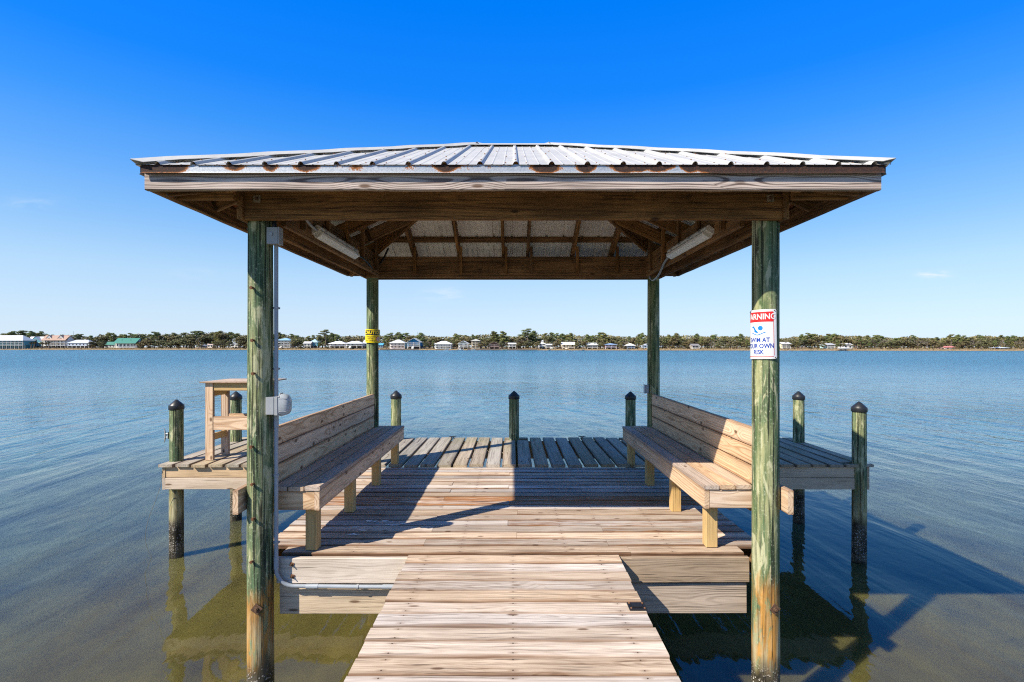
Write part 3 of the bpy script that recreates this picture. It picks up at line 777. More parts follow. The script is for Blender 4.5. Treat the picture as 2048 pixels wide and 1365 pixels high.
def fixture(s, ya, yb, label, sag):
    xx = s*1.70; zz = 2.57
    t = thing('light_fixture', label, 'light', (xx, (ya+yb)/2, zz), 'strip light fixtures under the roof')
    nx = Vector((-s*.55, 0, -.83)).normalized(); sd = Vector((0, 1, 0)).cross(nx)
    c0 = Vector((xx, ya, zz)); c1 = Vector((xx, yb, zz))
    pb = PB(); pb.plank(c0 - nx*.018, c1 - nx*.018, sd, .100, .045, nseg=1, ch=.012); pb.build('housing', M_LAMP, t)
    pb = PB(); pb.plank(c0 + Yv*.012 + nx*.026, c1 - Yv*.012 + nx*.026, sd, .084, .042, nseg=1, ch=.018); pb.build('lens', M_LENS, t)
    for k in range(4):
        y = ya + (yb-ya)*(k+.5)/4
        for q in (-1, 1):
            pb = PB(); pb.plank(Vector((xx, y-.02, zz)) + sd*q*.052 - nx*.012, Vector((xx, y+.02, zz)) + sd*q*.052 - nx*.012, nx, .04, .006, ch=.001); pb.build('clip', M_BOX, t)
    return t
fixture(-1, 4.42, 5.52, 'white strip light under the left side of the roof with cables at both ends', .1)
fixture(1, 4.42, 5.52, 'white strip light under the right side of the roof with a drooping cable', .1)
def wire(name, pts, m_, r, label):
    # smooth curve through the points
    P_ = [Vector(p) for p in pts]; out = []
    for i in range(len(P_)-1):
        a = P_[max(i-1, 0)]; b_ = P_[i]; c = P_[i+1]; d = P_[min(i+2, len(P_)-1)]
        for k in range(6):
            t = k/6; out.append(.5*((2*b_) + (c-a)*t + (2*a-5*b_+4*c-d)*t*t + (3*b_-a-3*c+d)*t**3))
    out.append(P_[-1]); pb = PB(); pb.tube(out, r, 8); return tag(pb.build(name, m_), label, 'cable')
wire('cable', [(-1.757, 3.768, 2.50), (-1.74, 3.86, 2.70), (-1.72, 4.0, 2.70), (-1.70, 4.14, 2.63), (-1.69, 4.30, 2.585), (-1.69, 4.42, 2.575)], M_PVC, .012, 'grey cable from the junction box to the near end of the left strip light')
wire('cable', [(-1.695, 5.52, 2.572), (-1.70, 5.8, 2.575), (-1.72, 6.1, 2.56), (-1.76, 6.45, 2.54), (-1.78, 6.62, 2.58), (-1.70, 6.66, 2.70), (-1.62, 6.66, 2.86)], M_BLACK, .011, 'dark cable looping from the left strip light to the left back post')
wire('cable', [(1.695, 5.52, 2.565), (1.70, 5.75, 2.52), (1.74, 6.1, 2.44), (1.78, 6.5, 2.42), (1.775, 6.66, 2.50), (1.76, 6.69, 2.66), (1.75, 6.69, 2.85)], M_BOX, .012, 'pale cable drooping from the right strip light to the right back post')

# fishing lines snagged on the dock
wire('fishing_line', [(-4.60, 6.72, -.02), (-4.66, 6.75, -.3), (-4.85, 6.80, -.75), (-4.92, 6.86, -1.05), (-4.86, 6.9, -1.27)], M_LINE, .0022, 'thin snagged fishing line hanging from the left corner of the platform')
wire('fishing_line', [(3.585, 6.70, -.29), (3.56, 6.70, -.42), (3.62, 6.72, -.6), (3.66, 6.74, -.9), (3.70, 6.75, -1.27)], M_LINE, .0014, 'thin snagged fishing line hanging from the shaded right wing of the platform')

# bird droppings
for i, (px_, py_, sz) in enumerate(((752, 1045, .10), (714, 1056, .05), (728, 1062, .05), (790, 1051, .10), (709, 1070, .05))):
    y = EYE*F/(py_-HY); x = (px_-CX)*y/F
    pb = PB(); rr = random.Random(i+40)
    for k in range(5):
        q = Vector((x + rr.uniform(-1, 1)*sz*.8, y + rr.uniform(-.3, .3)*sz, .0055)); n = 11; r0 = sz*rr.uniform(.12, .32)
        vs = [q + Vector((math.cos(2*PI*j/n)*r0*rr.uniform(.5, 1.5)*1.5, math.sin(2*PI*j/n)*r0*rr.uniform(.5, 1.4)*.7, 0)) for j in range(n)] + [q + Zv*.0015]
        pb._add(vs, [(j, (j+1) % n, n) for j in range(n)])
    tag(pb.build('bird_dropping', M_DROP), ['largest white splat of bird dropping beside the left bench legs', 'small white speck of dropping near the left bench, shaded', 'small white speck of dropping near the left bench, shaded',
        'white splat of bird dropping nearest the middle, at the tip of the left bench shadow', 'small white speck of dropping near the left bench, shaded',
        'white splat of bird dropping on sunlit boards near the right bench', 'faint white splat of bird dropping closest to the right bench near leg'][i], 'dropping', 'bird droppings on the decking')

# ------------------------------------------------------------------ signs
SM = {}
for n_, c_ in (('sign_white', (.70, .70, .69)), ('sign_red', (.62, .015, .015)), ('sign_blue', (.008, .045, .30)), ('sign_sky_blue', (.0, .17, .62)), ('sign_yellow', (.80, .60, .0)), ('sign_black', (.015, .015, .014))):
    SM[n_] = plain(n_, c_, .35)


class Sign:
    def __init__(s, cx, cy, zc, Rc, a0, th0, tilt=0.0): s.c = (cx, cy, zc, Rc, a0, th0, tilt)
    def P(s, x, y, e):
        cx, cy, zc, Rc, a0, th0, tilt = s.c
        x, y = x*math.cos(tilt)-y*math.sin(tilt), x*math.sin(tilt)+y*math.cos(tilt)
        a = a0 + th0 + x/Rc; r = Rc + e
        return (cx + math.cos(a)*r, cy + math.sin(a)*r, zc + y)
    def rect(s, pb, x0, x1, y0, y1, e, mi, rad=0.0, back=False):
        n = max(2, int((x1-x0)/.006)); vs = []; fs = []
        xs = [x0 + (x1-x0)*i/n for i in range(n+1)]
        if rad: xs = sorted(set(xs + [x0+rad*(1-math.cos(k*PI/12)) for k in range(7)] + [x1-rad*(1-math.cos(k*PI/12)) for k in range(7)]))
        for x in xs:
            d = 0.0; q = min(x-x0, x1-x)
            if rad and q < rad: d = rad - math.sqrt(max(0, rad*rad-(rad-q)**2))
            vs += [s.P(x, y0+d, e), s.P(x, y1-d, e)]
            if back: vs += [s.P(x, y0+d, e-.0015), s.P(x, y1-d, e-.0015)]
        k = 4 if back else 2
        for i in range(len(xs)-1):
            a, b_ = i*k, (i+1)*k; fs.append((a, b_, b_+1, a+1))
            if back: fs += [(a+3, b_+3, b_+2, a+2), (a+2, b_+2, b_, a), (a+1, b_+1, b_+3, a+3)]
        pb._add(vs, fs, None, .5, 0, mi)
    def poly(s, pb, pts, e, mi):
        bm = bmesh.new(); f = bm.faces.new([bm.verts.new((x, y, 0)) for x, y in pts]); bmesh.ops.triangulate(bm, faces=[f]); s.fine(bm)
        bm.verts.index_update(); vs = [s.P(v.co.x, v.co.y, e) for v in bm.verts]; fs = [tuple(v.index for v in f.verts) for f in bm.faces]
        bm.free(); pb._add(vs, fs, None, .5, 0, mi)
    def fine(s, bm, L=.006):
        for _ in range(4):
            q = [e for e in bm.edges if e.calc_length() > L]
            if not q: break
            bmesh.ops.subdivide_edges(bm, edges=q, cuts=1); bmesh.ops.triangulate(bm, faces=bm.faces[:])
    def text(s, pb, txt, x, y, size, e, mi, bold=.02, sx=1.0):
        cu = bpy.data.curves.new('lettering', 'FONT'); cu.body = txt; cu.size = size; cu.align_x = 'CENTER'; cu.align_y = 'CENTER'; cu.offset = bold*size; cu.resolution_u = 3
        ob = bpy.data.objects.new('lettering', cu); COL.objects.link(ob)
        dg = bpy.context.evaluated_depsgraph_get(); me = bpy.data.meshes.new_from_object(ob.evaluated_get(dg))
        bm = bmesh.new(); bm.from_mesh(me); bmesh.ops.triangulate(bm, faces=bm.faces[:])
        s.fine(bm); bm.verts.index_update()
        vs = [s.P(x+v.co.x*sx, y+v.co.y, e) for v in bm.verts]; fs = [tuple(v.index for v in f.verts) for f in bm.faces]
        bm.free(); bpy.data.objects.remove(ob); bpy.data.meshes.remove(me); bpy.data.curves.remove(cu)
        pb._add(vs, fs, None, .5, 0, mi)
def disc(cx, cy, rx, ry=None, n=28): return [(cx+rx*math.cos(2*PI*k/n), cy+(ry or rx)*math.sin(2*PI*k/n)) for k in range(n)]
def ring(S, pb, cx, cy, r0, r1, e, mi, n=28):
    vs = []
    for k in range(n): a = 2*PI*k/n; vs += [S.P(cx+r0*math.cos(a), cy+r0*math.sin(a), e), S.P(cx+r1*math.cos(a), cy+r1*math.sin(a), e)]
    pb._add(vs, [(2*k, 2*k+1, (2*k+3) % (2*n), (2*k+2) % (2*n)) for k in range(n)], None, .5, 0, mi)
E1, E2, E3 = .0010, .0020, .0030
ws = thing('warning_sign', 'white warning sign with a red band and blue swimmer, bent round the right front post', 'sign', (PX, YF, 1.67))
zc = EYE + (HY-669)*3.71/F
S1 = Sign(PX, YF, zc, .1025, math.atan2(-YF, -PX), math.radians(-29), math.radians(1.2))
hw, hh = .133, .180
pb = PB(); S1.rect(pb, -hw, hw, -hh, hh, 0, 0, .014, True); pb.build('plate', SM['sign_white'], ws)
pb = PB(); S1.rect(pb, -.110, .110, .090, .163, E1, 0, .008); pb.build('red_band', SM['sign_red'], ws)
pb = PB(); S1.text(pb, 'WARNING', 0, .1265, .058, E2, 0, .018, .88); pb.build('heading_lettering', SM['sign_white'], ws)
pb = PB()
for (a, b_, c, d) in ((-.110, -.1065, -.155, .0905), (.1065, .110, -.155, .0905), (-.1064, .1064, -.163, -.1595)): S1.rect(pb, a, b_, c, d, E1, 0)
pb.build('border_line', SM['sign_red'], ws)
pb = PB(); S1.poly(pb, disc(.018, .045, .017), E1, 0)
S1.poly(pb, [(-.052, .052), (-.046, .060), (-.034, .061), (-.026, .052), (-.016, .034), (.004, .014), (-.006, .010), (-.030, .018), (-.028, .028), (-.034, .040), (-.040, .049), (-.050, .050)], E1, 0)
top = []; bot = []
for k in range(15):
    x = -.052 + .104*k/14; y = .004 - .0085*math.sin((x+.052)/.104*2*PI*.95 - 1.2); top.append((x, y+.0032)); bot.append((x, y-.0032))
for k in range(14): S1.poly(pb, [bot[k], bot[k+1], top[k+1], top[k]], E1, 0)
pb.build('swimmer_symbol', SM['sign_sky_blue'], ws)
pb = PB()
for txt, y in (('SWIM AT', -.043), ('YOUR OWN', -.087), ('RISK', -.131)): S1.text(pb, txt, 0, y, .046, E1, 0, .03, .84)
pb.build('message_lettering', SM['sign_blue'], ws)
for (x, y) in ((-.117, -.17), (.117, -.17), (-.117, .17), (.117, .17)):
    pb = PB(); q = Vector(S1.P(x, y, 0)); q2 = Vector(S1.P(x, y, .004)); pb.tube([q, q2], .004, 8); pb.build('screw', M_SCREW, ws)

cs = thing('caution_sign', 'yellow caution sign with a black heading, bent round the left back post', 'sign', (-PX, YB, 1.72))
zc = EYE + (HY-672.5)*6.75/F
S2 = Sign(-PX, YB, zc, .098, math.atan2(-YB, PX), math.radians(3), math.radians(-.8))
hw, hh = .124, .088
pb = PB(); S2.rect(pb, -hw, hw, -hh, hh, 0, 0, .01, True); pb.build('plate', SM['sign_yellow'], cs)
pb = PB(); S2.rect(pb, -.114, .114, .012, .076, E1, 0, .004); pb.build('black_band', SM['sign_black'], cs)
pb = PB(); S2.text(pb, 'CAUTION', 0, .044, .062, E2, 0, .032, .88); pb.build('heading_lettering', SM['sign_yellow'], cs)
pb = PB()
for txt, y in (('SHALLOW', -.012), ('WATER', -.038), ('NO DIVING', -.064)): S2.text(pb, txt, -.034, y, .026, E1, 0, .018, .95)
pb.build('message_lettering', SM['sign_black'], cs)
pb = PB(); S2.poly(pb, disc(.074, -.038, .031), E1, 0); pb.build('symbol_disc', SM['sign_white'], cs)
pb = PB(); ring(S2, pb, .074, -.038, .026, .0325, E3, 0); S2.poly(pb, [(.054, -.020), (.058, -.016), (.094, -.056), (.090, -.060)], E3, 0); pb.build('prohibition_ring', SM['sign_red'], cs)
pb = PB(); S2.poly(pb, disc(.071, -.050, .005), E2, 0); S2.poly(pb, [(.066, -.044), (.078, -.044), (.082, -.028), (.086, -.018), (.080, -.018), (.072, -.034)], E2, 0); pb.build('diver_symbol', SM['sign_black'], cs)

# ------------------------------------------------------------------ far shore
def shore_y(px): return 560 - px/2048*180          # distance of the water's edge
def sx_(px, y): return (px-CX)*y/F
def sz_(py, y): return EYE + (HY-py)*y/F
rs = random.Random(5)
GROUND = .25
m, g, b = mat('marsh_ground'); P = g.pos(); n1 = g.noise(g.scalev(P, .05, .3, .3), 1.0, 4, .6); n2 = g.noise(P, .9, 3)
c = g.mix(g.mr(n1, .35, .65), (.27, .18, .10), (.17, .135, .07)); c = g.mix(g.mr(n2, .5, .7), c, (.42, .33, .21))
g.put(b.inputs['Base Color'], c); b.inputs['Roughness'].default_value = .95; b.inputs['Specular IOR Level'].default_value = .1; M_SHORE = m
pb = PB(); rows = [(-14, WATER-.4), (0, WATER+.02), (2.5, -.75), (7, -.25), (13, .12), (22, GROUND), (60, GROUND+.1), (4000, GROUND+1)]
pxs = [-9000, -3000] + list(range(-600, 2700, 12)) + [5000, 11000]
vs = []; fs = []
for px in pxs:
    jj = 2.2*mnoise.noise((px*.02, 0, 0)) + 1.2*mnoise.noise((px*.09, 3, 0))
    for (d, z) in rows:
        y = max(60, shore_y(max(-700, min(2800, px)))) + d + (jj if d < 30 else 0)
        vs.append((sx_(px, shore_y(max(-700, min(2800, px)))), y, z + (.12*mnoise.noise((px*.13, d, 1)) if 0 < d < 50 else 0)))
n = len(rows)
for i in range(len(pxs)-1):
    for j in range(n-1): fs.append((i*n+j, (i+1)*n+j, (i+1)*n+j+1, i*n+j+1))
pb._add(vs, fs, None, .5, 0, 0, True)
o = pb.build('shore', M_SHORE); o['kind'] = 'structure'
# marsh grass along the bank
m, g, b = mat('marsh_grass'); rn = g.attr('brnd')
g.put(b.inputs['Base Color'], g.mix(rn, (.30, .20, .105), (.15, .13, .055))); b.inputs['Roughness'].default_value = .9; M_MARSH = m
pb = PB()
for k in range(5200):
    px = rs.uniform(-120, 2170); 
    if 745 < px < 1010 and rs.random() < .75: continue
    d = rs.uniform(1.5, 24); y = shore_y(px)+d; x = sx_(px, y); z = -.55 + .8*min(1, d/16); h = rs.uniform(.35, .95); wd = rs.uniform(.3, .9)
    a = rs.uniform(-.7, .7); ux, uy = math.cos(a)*wd/2, math.sin(a)*wd/2; lx = rs.uniform(-.25, .25)
    pb._add([(x-ux, y-uy, z-.3), (x+ux, y+uy, z-.3), (x+ux*.6+lx, y+uy*.6, z+h), (x-ux*.5+lx, y-uy*.5, z+h*rs.uniform(.6, 1))], [(0, 1, 2, 3)], None, rs.random())
o = pb.build('marsh_grass', M_MARSH); o['kind'] = 'stuff'; o['label'] = 'tan marsh grass along the far bank'; o['category'] = 'grass'


# foliage
def leafmat(name, light, dark):
    m, g, b = mat(name); rn = g.attr('brnd')
    oi = g.node('ShaderNodeObjectInfo').outputs['Random']
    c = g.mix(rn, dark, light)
    k = g.mr(oi, 0, 1, .72, 1.22)
    c = g.mix(1.0, c, g.comb(g.mul(k, g.mr(g.m('FRACT', g.mul(oi, 9.7)), 0, 1, .86, 1.16)), k, g.mul(k, .95)), 'MULTIPLY')
    g.put(b.inputs['Base Color'], c); b.inputs['Roughness'].default_value = .7; b.inputs['Specular IOR Level'].default_value = .2
    return m
M_PINE = leafmat('pine_needles', (.27, .28, .10), (.07, .085, .033))
M_OAK = leafmat('oak_leaves', (.22, .20, .095), (.065, .062, .034))
M_BUSH = leafmat('bush_leaves', (.16, .13, .06), (.04, .036, .02))
M_TWIG = plain('bare_twigs', (.20, .165, .135), .9)
M_BARK = plain('pine_bark', (.20, .145, .105), .95, 0, .3, 2)
M_PALM = leafmat('palm_fronds', (.11, .105, .04), (.03, .035, .015))


def leaves(pb, c, rad, n, size, rng, bright=0.0):
    c = Vector(c)
    for _ in range(n):
        while True:
            q = Vector((rng.uniform(-1, 1), rng.uniform(-1, 1), rng.uniform(-1, 1)))
            if .25 < q.length < 1: break
        p = c + Vector((q.x*rad[0], q.y*rad[1], q.z*rad[2]))
        nrm = (Vector((q.x, q.y, q.z*1.2)) + Vector((rng.uniform(-1, 1), rng.uniform(-1, 1), rng.uniform(-.6, 1)))*.8).normalized()
        s = nrm.orthogonal().normalized(); s.rotate(Matrix.Rotation(rng.uniform(0, 6.28), 3, nrm)); u = nrm.cross(s)
        a = size*rng.uniform(.55, 1.25); b_ = size*rng.uniform(.4, .9)
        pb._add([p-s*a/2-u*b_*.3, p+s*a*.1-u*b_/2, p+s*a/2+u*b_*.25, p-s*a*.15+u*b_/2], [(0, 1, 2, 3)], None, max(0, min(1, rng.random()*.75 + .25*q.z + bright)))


TREES = {'pine': [], 'oak': [], 'bare': [], 'palm': [], 'bush': []}
def limb(pb, a, b_, r0, r1, sag=0.0, rng=rs):
    a = Vector(a); b_ = Vector(b_); mid = (a+b_)/2 + Vector((rng.uniform(-.2, .2), rng.uniform(-.2, .2), sag)); pb.tube([a, mid, b_], [r0, (r0+r1)/2, r1], 5)
for v in range(7):          # tall pines, unit height 16 m
    q = random.Random(100+v); H = 16; tr = PB(); cw = PB()
    bend = Vector((q.uniform(-.7, .7), q.uniform(-.7, .7), 0))
    tp = [Vector((0, 0, -.3)), bend*.2 + Zv*H*.35, bend*.6 + Zv*H*.7, bend + Zv*H*.95]
    tr.tube(tp, [.26, .20, .14, .05], 7)
    low = [.36, .44, .26, .55, .38, .66, .30][v]; nc = [16, 12, 20, 9, 15, 7, 18][v]
    for k in range(nc):
        f = low + (1-low)*(k+.5)/nc; z = H*f*q.uniform(.97, 1.0); reach = (2.9*(1-((f-low)/(1-low))**2*.75))*q.uniform(.45, 1.1); a = k*2.4+q.uniform(-.5, .5)
        c0 = bend*f + Zv*z; c1 = c0 + Vector((math.cos(a)*reach, math.sin(a)*reach, q.uniform(.0, .5)))
        limb(tr, c0 - Zv*.5, c1, .07, .03, .1, q)
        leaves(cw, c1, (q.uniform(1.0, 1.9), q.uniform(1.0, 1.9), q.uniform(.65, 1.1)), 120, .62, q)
    leaves(cw, bend + Zv*H*.965, (1.1, 1.1, .6), 45, .55, q)
    TREES['pine'].append((tr.mesh('pine_trunk'), cw.mesh('pine_crown'), H, M_PINE, M_BARK))
for v in range(5):          # round live oaks, unit height 9 m
    q = random.Random(200+v); H = 9; tr = PB(); cw = PB()
    tr.tube([(0, 0, -.3), (q.uniform(-.2, .2), 0, 1.6), (q.uniform(-.5, .5), .2, 3.4)], [.34, .28, .2], 7)
    for k in range(15):
        a = k*2.4; f = q.uniform(0, 1); z = H*(.30 + .58*f); rr = 3.4*math.sqrt(max(0.05, 1-(f*.95)**2))*q.uniform(.3, 1.0)
        c1 = Vector((math.cos(a)*rr, math.sin(a)*rr, z)); limb(tr, (0, 0, 2.2+f*1.3), c1, .11, .03, .3, q)
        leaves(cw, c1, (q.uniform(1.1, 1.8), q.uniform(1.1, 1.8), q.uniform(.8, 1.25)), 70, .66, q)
    TREES['oak'].append((tr.mesh('oak_trunk'), cw.mesh('oak_crown'), H, M_OAK, M_BARK))
for v in range(3):          # leafless grey trees, unit height 8 m
    q = random.Random(300+v); H = 8; tr = PB(); cw = PB()
    tr.tube([(0, 0, -.3), (.1, 0, 1.5), (.2, .1, 3)], [.2, .16, .12], 6)
    def grow(p, d, L, r, n):
        e = p + d*L; (cw if n < 3 else tr).tube([p, (p+e)/2 + Vector((q.uniform(-.1, .1), 0, 0)), e], [r, r*.8, r*.6], 4, caps=False)
        if n == 0: return
        for _ in range(3):
            grow(e, (d + Vector((q.uniform(-.8, .8), q.uniform(-.8, .8), q.uniform(-.15, .6)))).normalized(), L*q.uniform(.6, .85), max(.035, r*.6), n-1)
    for k in range(4): grow(Vector((.2, .1, 1.8+.4*k)), Vector((math.cos(k*1.7)*.8, math.sin(k*1.7)*.8, .9)).normalized(), 1.9, .10, 3)
    TREES['bare'].append((tr.mesh('bare_trunk'), cw.mesh('bare_branches'), H, M_TWIG, M_TWIG))
for v in range(2):          # small palms, unit height 5 m
    q = random.Random(400+v); H = 5; tr = PB(); cw = PB()
    tr.tube([(0, 0, -.3), (.1, 0, 2), (.15, .1, 4)], [.2, .16, .17], 7)
    for k in range(26):
        a = k*2.4; el = q.uniform(-.5, 1.1); d = Vector((math.cos(a)*math.cos(el), math.sin(a)*math.cos(el), math.sin(el))); s = d.cross(Zv).normalized(); p = Vector((.15, .1, 4.05))
        L = q.uniform(1.0, 1.5); e = p + d*L + Zv*(-.25)
        cw._add([p, p+d*L*.6+s*.28+Zv*.05, e, p+d*L*.6-s*.28+Zv*.05], [(0, 1, 2, 3)], None, q.random())
    TREES['palm'].append((tr.mesh('palm_trunk'), cw.mesh('palm_fronds'), H, M_PALM, M_BARK))
for v in range(3):          # bushes, unit height 2.5 m
    q = random.Random(500+v); tr = PB(); cw = PB(); tr.tube([(0, 0, -.2), (.05, 0, .8)], [.07, .05], 5)
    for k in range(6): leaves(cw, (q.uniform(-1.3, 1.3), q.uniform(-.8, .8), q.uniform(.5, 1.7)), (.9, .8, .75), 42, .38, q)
    TREES['bush'].append((tr.mesh('bush_stem'), cw.mesh('bush_leaves'), 2.5, M_BUSH, M_BARK))
for kind in TREES:
    for (t_, c_, H, ml, mb) in TREES[kind]: t_.materials.append(mb); c_.materials.append(ml)
KN = {'pine': ('pine_tree', 'tree'), 'oak': ('oak_tree', 'tree'), 'bare': ('bare_tree', 'tree'), 'palm': ('palm_tree', 'palm'), 'bush': ('bush', 'bush')}
def tree(kind, px, ytop, label, group, back=None, wide=1.0, v=None):
    y = shore_y(px) + (back if back is not None else rs.uniform(30, 62)); x = sx_(px, y); top = sz_(ytop, y)
    tm, cm, H, _, _ = TREES[kind][rs.randrange(len(TREES[kind])) if v is None else v]
    s = (top-GROUND)/H; 
    t = thing(KN[kind][0], label, KN[kind][1], (x, y, GROUND-.05), group, rs.uniform(0, 6.28))
    sw = s*wide*(1.32 if kind == 'pine' else 1.4)*rs.uniform(.9, 1.15); t.scale = (sw, sw, s)
    for nm, me in (('trunk', tm), ('crown' if kind != 'palm' else 'fronds', cm)):
        o = bpy.data.objects.new(nm, me); COL.objects.link(o); o.parent = t
    return t


PROFILE = [(-140, 666), (0, 667), (20, 663), (50, 664), (70, 663), (95, 666), (120, 672), (140, 672), (165, 670), (190, 672), (200, 666), (215, 666), (235, 671), (260, 669), (280, 665), (300, 667), (330, 665), (360, 665), (390, 664), (410, 663), (445, 661), (480, 667),
           (560, 666), (600, 670), (625, 673), (650, 668), (670, 669), (720, 669), (770, 669), (800, 667), (815, 669), (845, 668), (855, 669), (880, 671), (905, 671), (920, 667), (945, 671), (955, 667), (975, 666), (985, 665), (1000, 667), (1030, 672), (1045, 666), (1065, 664),
           (1080, 666), (1110, 668), (1130, 667), (1150, 668), (1170, 671), (1200, 667), (1215, 667), (1235, 669), (1260, 673), (1275, 670), (1300, 668), (1400, 670), (1500, 671), (1560, 675), (1580, 672), (1600, 671), (1618, 669), (1635, 668), (1650, 669), (1672, 668),
           (1715, 670), (1740, 672), (1765, 671), (1790, 675), (1810, 671), (1850, 673), (1880, 675), (1900, 672), (1920, 672), (1945, 671), (1965, 670), (1990, 670), (2010, 672), (2030, 671), (2200, 670)]
def prof(px):
    for (a, ya), (b_, yb) in zip(PROFILE, PROFILE[1:]):
        if a <= px <= b_: return ya + (yb-ya)*(px-a)/(b_-a)
    return 668
SEGS = [(-140, 60, 'behind the white and teal house at the far left'), (60, 200, 'behind the tan-roofed white house'), (200, 285, 'around the green-roofed house'),
        (285, 500, 'in the dense stand right of the green-roofed house'), (500, 600, 'behind the three-storey white house'), (600, 735, 'behind the low teal house'),
        (735, 850, 'behind the bright blue gabled house'), (850, 935, 'behind the long white veranda house'), (935, 1010, 'behind the brown gabled house and tan tower'),
        (1010, 1115, 'behind the white house with a cupola'), (1115, 1200, 'behind the long cream house'), (1200, 1305, 'behind the pink and blue house'),
        (1305, 1500, 'between the two right pavilion posts'), (1500, 1640, 'behind the pale yellow house'), (1640, 1720, 'behind the pale cyan house'), (1720, 1880, 'on the bare stretch right of the boathouse'),
        (1880, 2010, 'around the low red and white cottage'), (2010, 2300, 'at the far right end of the shore')]
def seg(px):
    for a, b_, t in SEGS:
        if a <= px < b_: return t
KD = {'pine': ('tall dark green pine %s', 'pines %s'), 'oak': ('round olive live oak %s', 'live oaks %s'), 'bare': ('leafless grey tree %s', 'leafless trees %s'), 'bush': ('low brown-green bush %s', 'bushes %s'), 'palm': ('short palm %s', 'palms %s')}
px = -130
while px < 2180:
    left = px < 500; far_r = px > 1500
    k = 'pine' if rs.random() < (.72 if left else .55) else 'oak'
    if not left and rs.random() < .08: k = 'bare'
    yt = prof(px) + (rs.uniform(-2.5, 4.5) if k == 'pine' else rs.uniform(2, 8))
    if k == 'bare': yt += 4
    tree(k, px, yt, KD[k][0] % seg(px), KD[k][1] % seg(px), None if k == 'pine' else rs.uniform(26, 45))
    px += rs.uniform(5.5, 9.5)
# lower trees in front of the stand, between the houses
HOUSE_X = [(-10, 182), (206, 280), (399, 427), (460, 478), (553, 585), (604, 637), (656, 770), (778, 850), (868, 905), (915, 962), (976, 1001), (1015, 1034), (1076, 1110), (1122, 1152), (1172, 1197), (1208, 1236), (1252, 1272), (1286, 1298), (1560, 1582), (1648, 1674), (1683, 1709), (1884, 1912), (1992, 2015)]
px = -120
while px < 2180:
    inside = any(a-2 < px < b_+2 for a, b_ in HOUSE_X)
    k = rs.choice(['oak', 'oak', 'oak', 'bare' if px > 600 else 'oak', 'pine'])
    if not inside:
        yt = max(prof(px)+4, rs.uniform(675, 684)); tree(k, px, yt, KD[k][0] % seg(px), KD[k][1] % seg(px), rs.uniform(16, 26), 1.0)
    px += rs.uniform(8, 15)
px = -100
while px < 2170:
    if not any(a-1 < px < b_+1 for a, b_ in HOUSE_X):
        tree('bush', px, rs.uniform(688, 692), KD['bush'][0] % seg(px), KD['bush'][1] % seg(px), rs.uniform(11, 20))
    px += rs.uniform(13, 26)
for px, yt, lab in ((1056, 659, 'tallest pine of the far shore with a spreading top, left of the cupola house'), (652, 661, 'tall umbrella-topped pine left of the caution sign post'),
                    (1008, 664, 'tall pine with a round top right of the brown gabled house'), (782, 667, 'umbrella-topped pine behind the white hip-roofed house'), (843, 667, 'thin tall pine right of the blue gabled house'),
                    (990, 664, 'tall bare-trunked pine above the brown gabled house'), (1619, 667, 'flat-topped pine standing above the trees left of the cyan house'), (1902, 670, 'tall pine beside the pale dead trunk at right')):
    tree('pine', px, yt, lab, None, 24, 1.25, 5 if 'umbrella' in lab or 'tallest' in lab else None)
for px in (62, 68, 84, 92, 98): tree('palm', px, rs.uniform(682, 685), 'short palm on the bank in front of the teal-gabled and tan-roofed houses', 'palms in front of the left houses', 9)
for a, b_ in HOUSE_X:
    for px in (a-1.5, b_+1.5):
        if px < -5 or 1495 < px < 1560: continue
        k = rs.choice(['oak', 'oak', 'bush', 'pine' if px > 600 else 'oak']); lab = 'small tree at the corner of a house, %s' % seg(px)
        tree(k, px, rs.uniform(679, 686) if k != 'bush' else 690, {'oak': 'small live oak by a house wall, %s', 'pine': 'slim pine by a house wall, %s', 'bush': 'bush by a house wall, %s'}[k] % seg(px), 'trees close to the houses, %s' % seg(px), rs.uniform(6, 11), .8)
# the wood behind, one mass
pb = PB()
for k in range(60000):
    px = rs.uniform(-260, 2320); d = rs.uniform(58, 95); y = shore_y(px)+d; yt = prof(max(-140, min(2190, px)))+1.5
    top = sz_(yt, y); z = GROUND + (top-GROUND)*(rs.random()**.62)*(.92+.12*mnoise.noise((px*.05, d*.05, 0)))
    a = rs.uniform(.7, 1.6); nrm = Vector((rs.uniform(-1, 1), rs.uniform(-1.2, .2), rs.uniform(-.4, 1))).normalized(); s = nrm.orthogonal().normalized(); u = nrm.cross(s); p = Vector((sx_(px, y), y, z))
    pb._add([p-s*a/2-u*a*.3, p+s*a*.2-u*a/2, p+s*a/2+u*a*.3, p-s*a*.2+u*a/2], [(0, 1, 2, 3)], None, rs.random()*.95)
o = pb.build('woods', M_OAK); o['kind'] = 'stuff'; o['label'] = 'dense dark wood behind the shoreline trees'; o['category'] = 'woods'

# ------------------------------------------------------------------ houses on the far shore
HC = {}
def paint(c, rough=.7):
    c = tuple(c)
    if c not in HC: HC[c] = plain('house_paint', c, rough, 0, .06, .5)
    return HC[c]
GLASS = plain('window_glass', (.025, .035, .05), .08)
DARKV = plain('shaded_opening', (.03, .03, .03), .9)
WHITE = (.60, .58, .54)


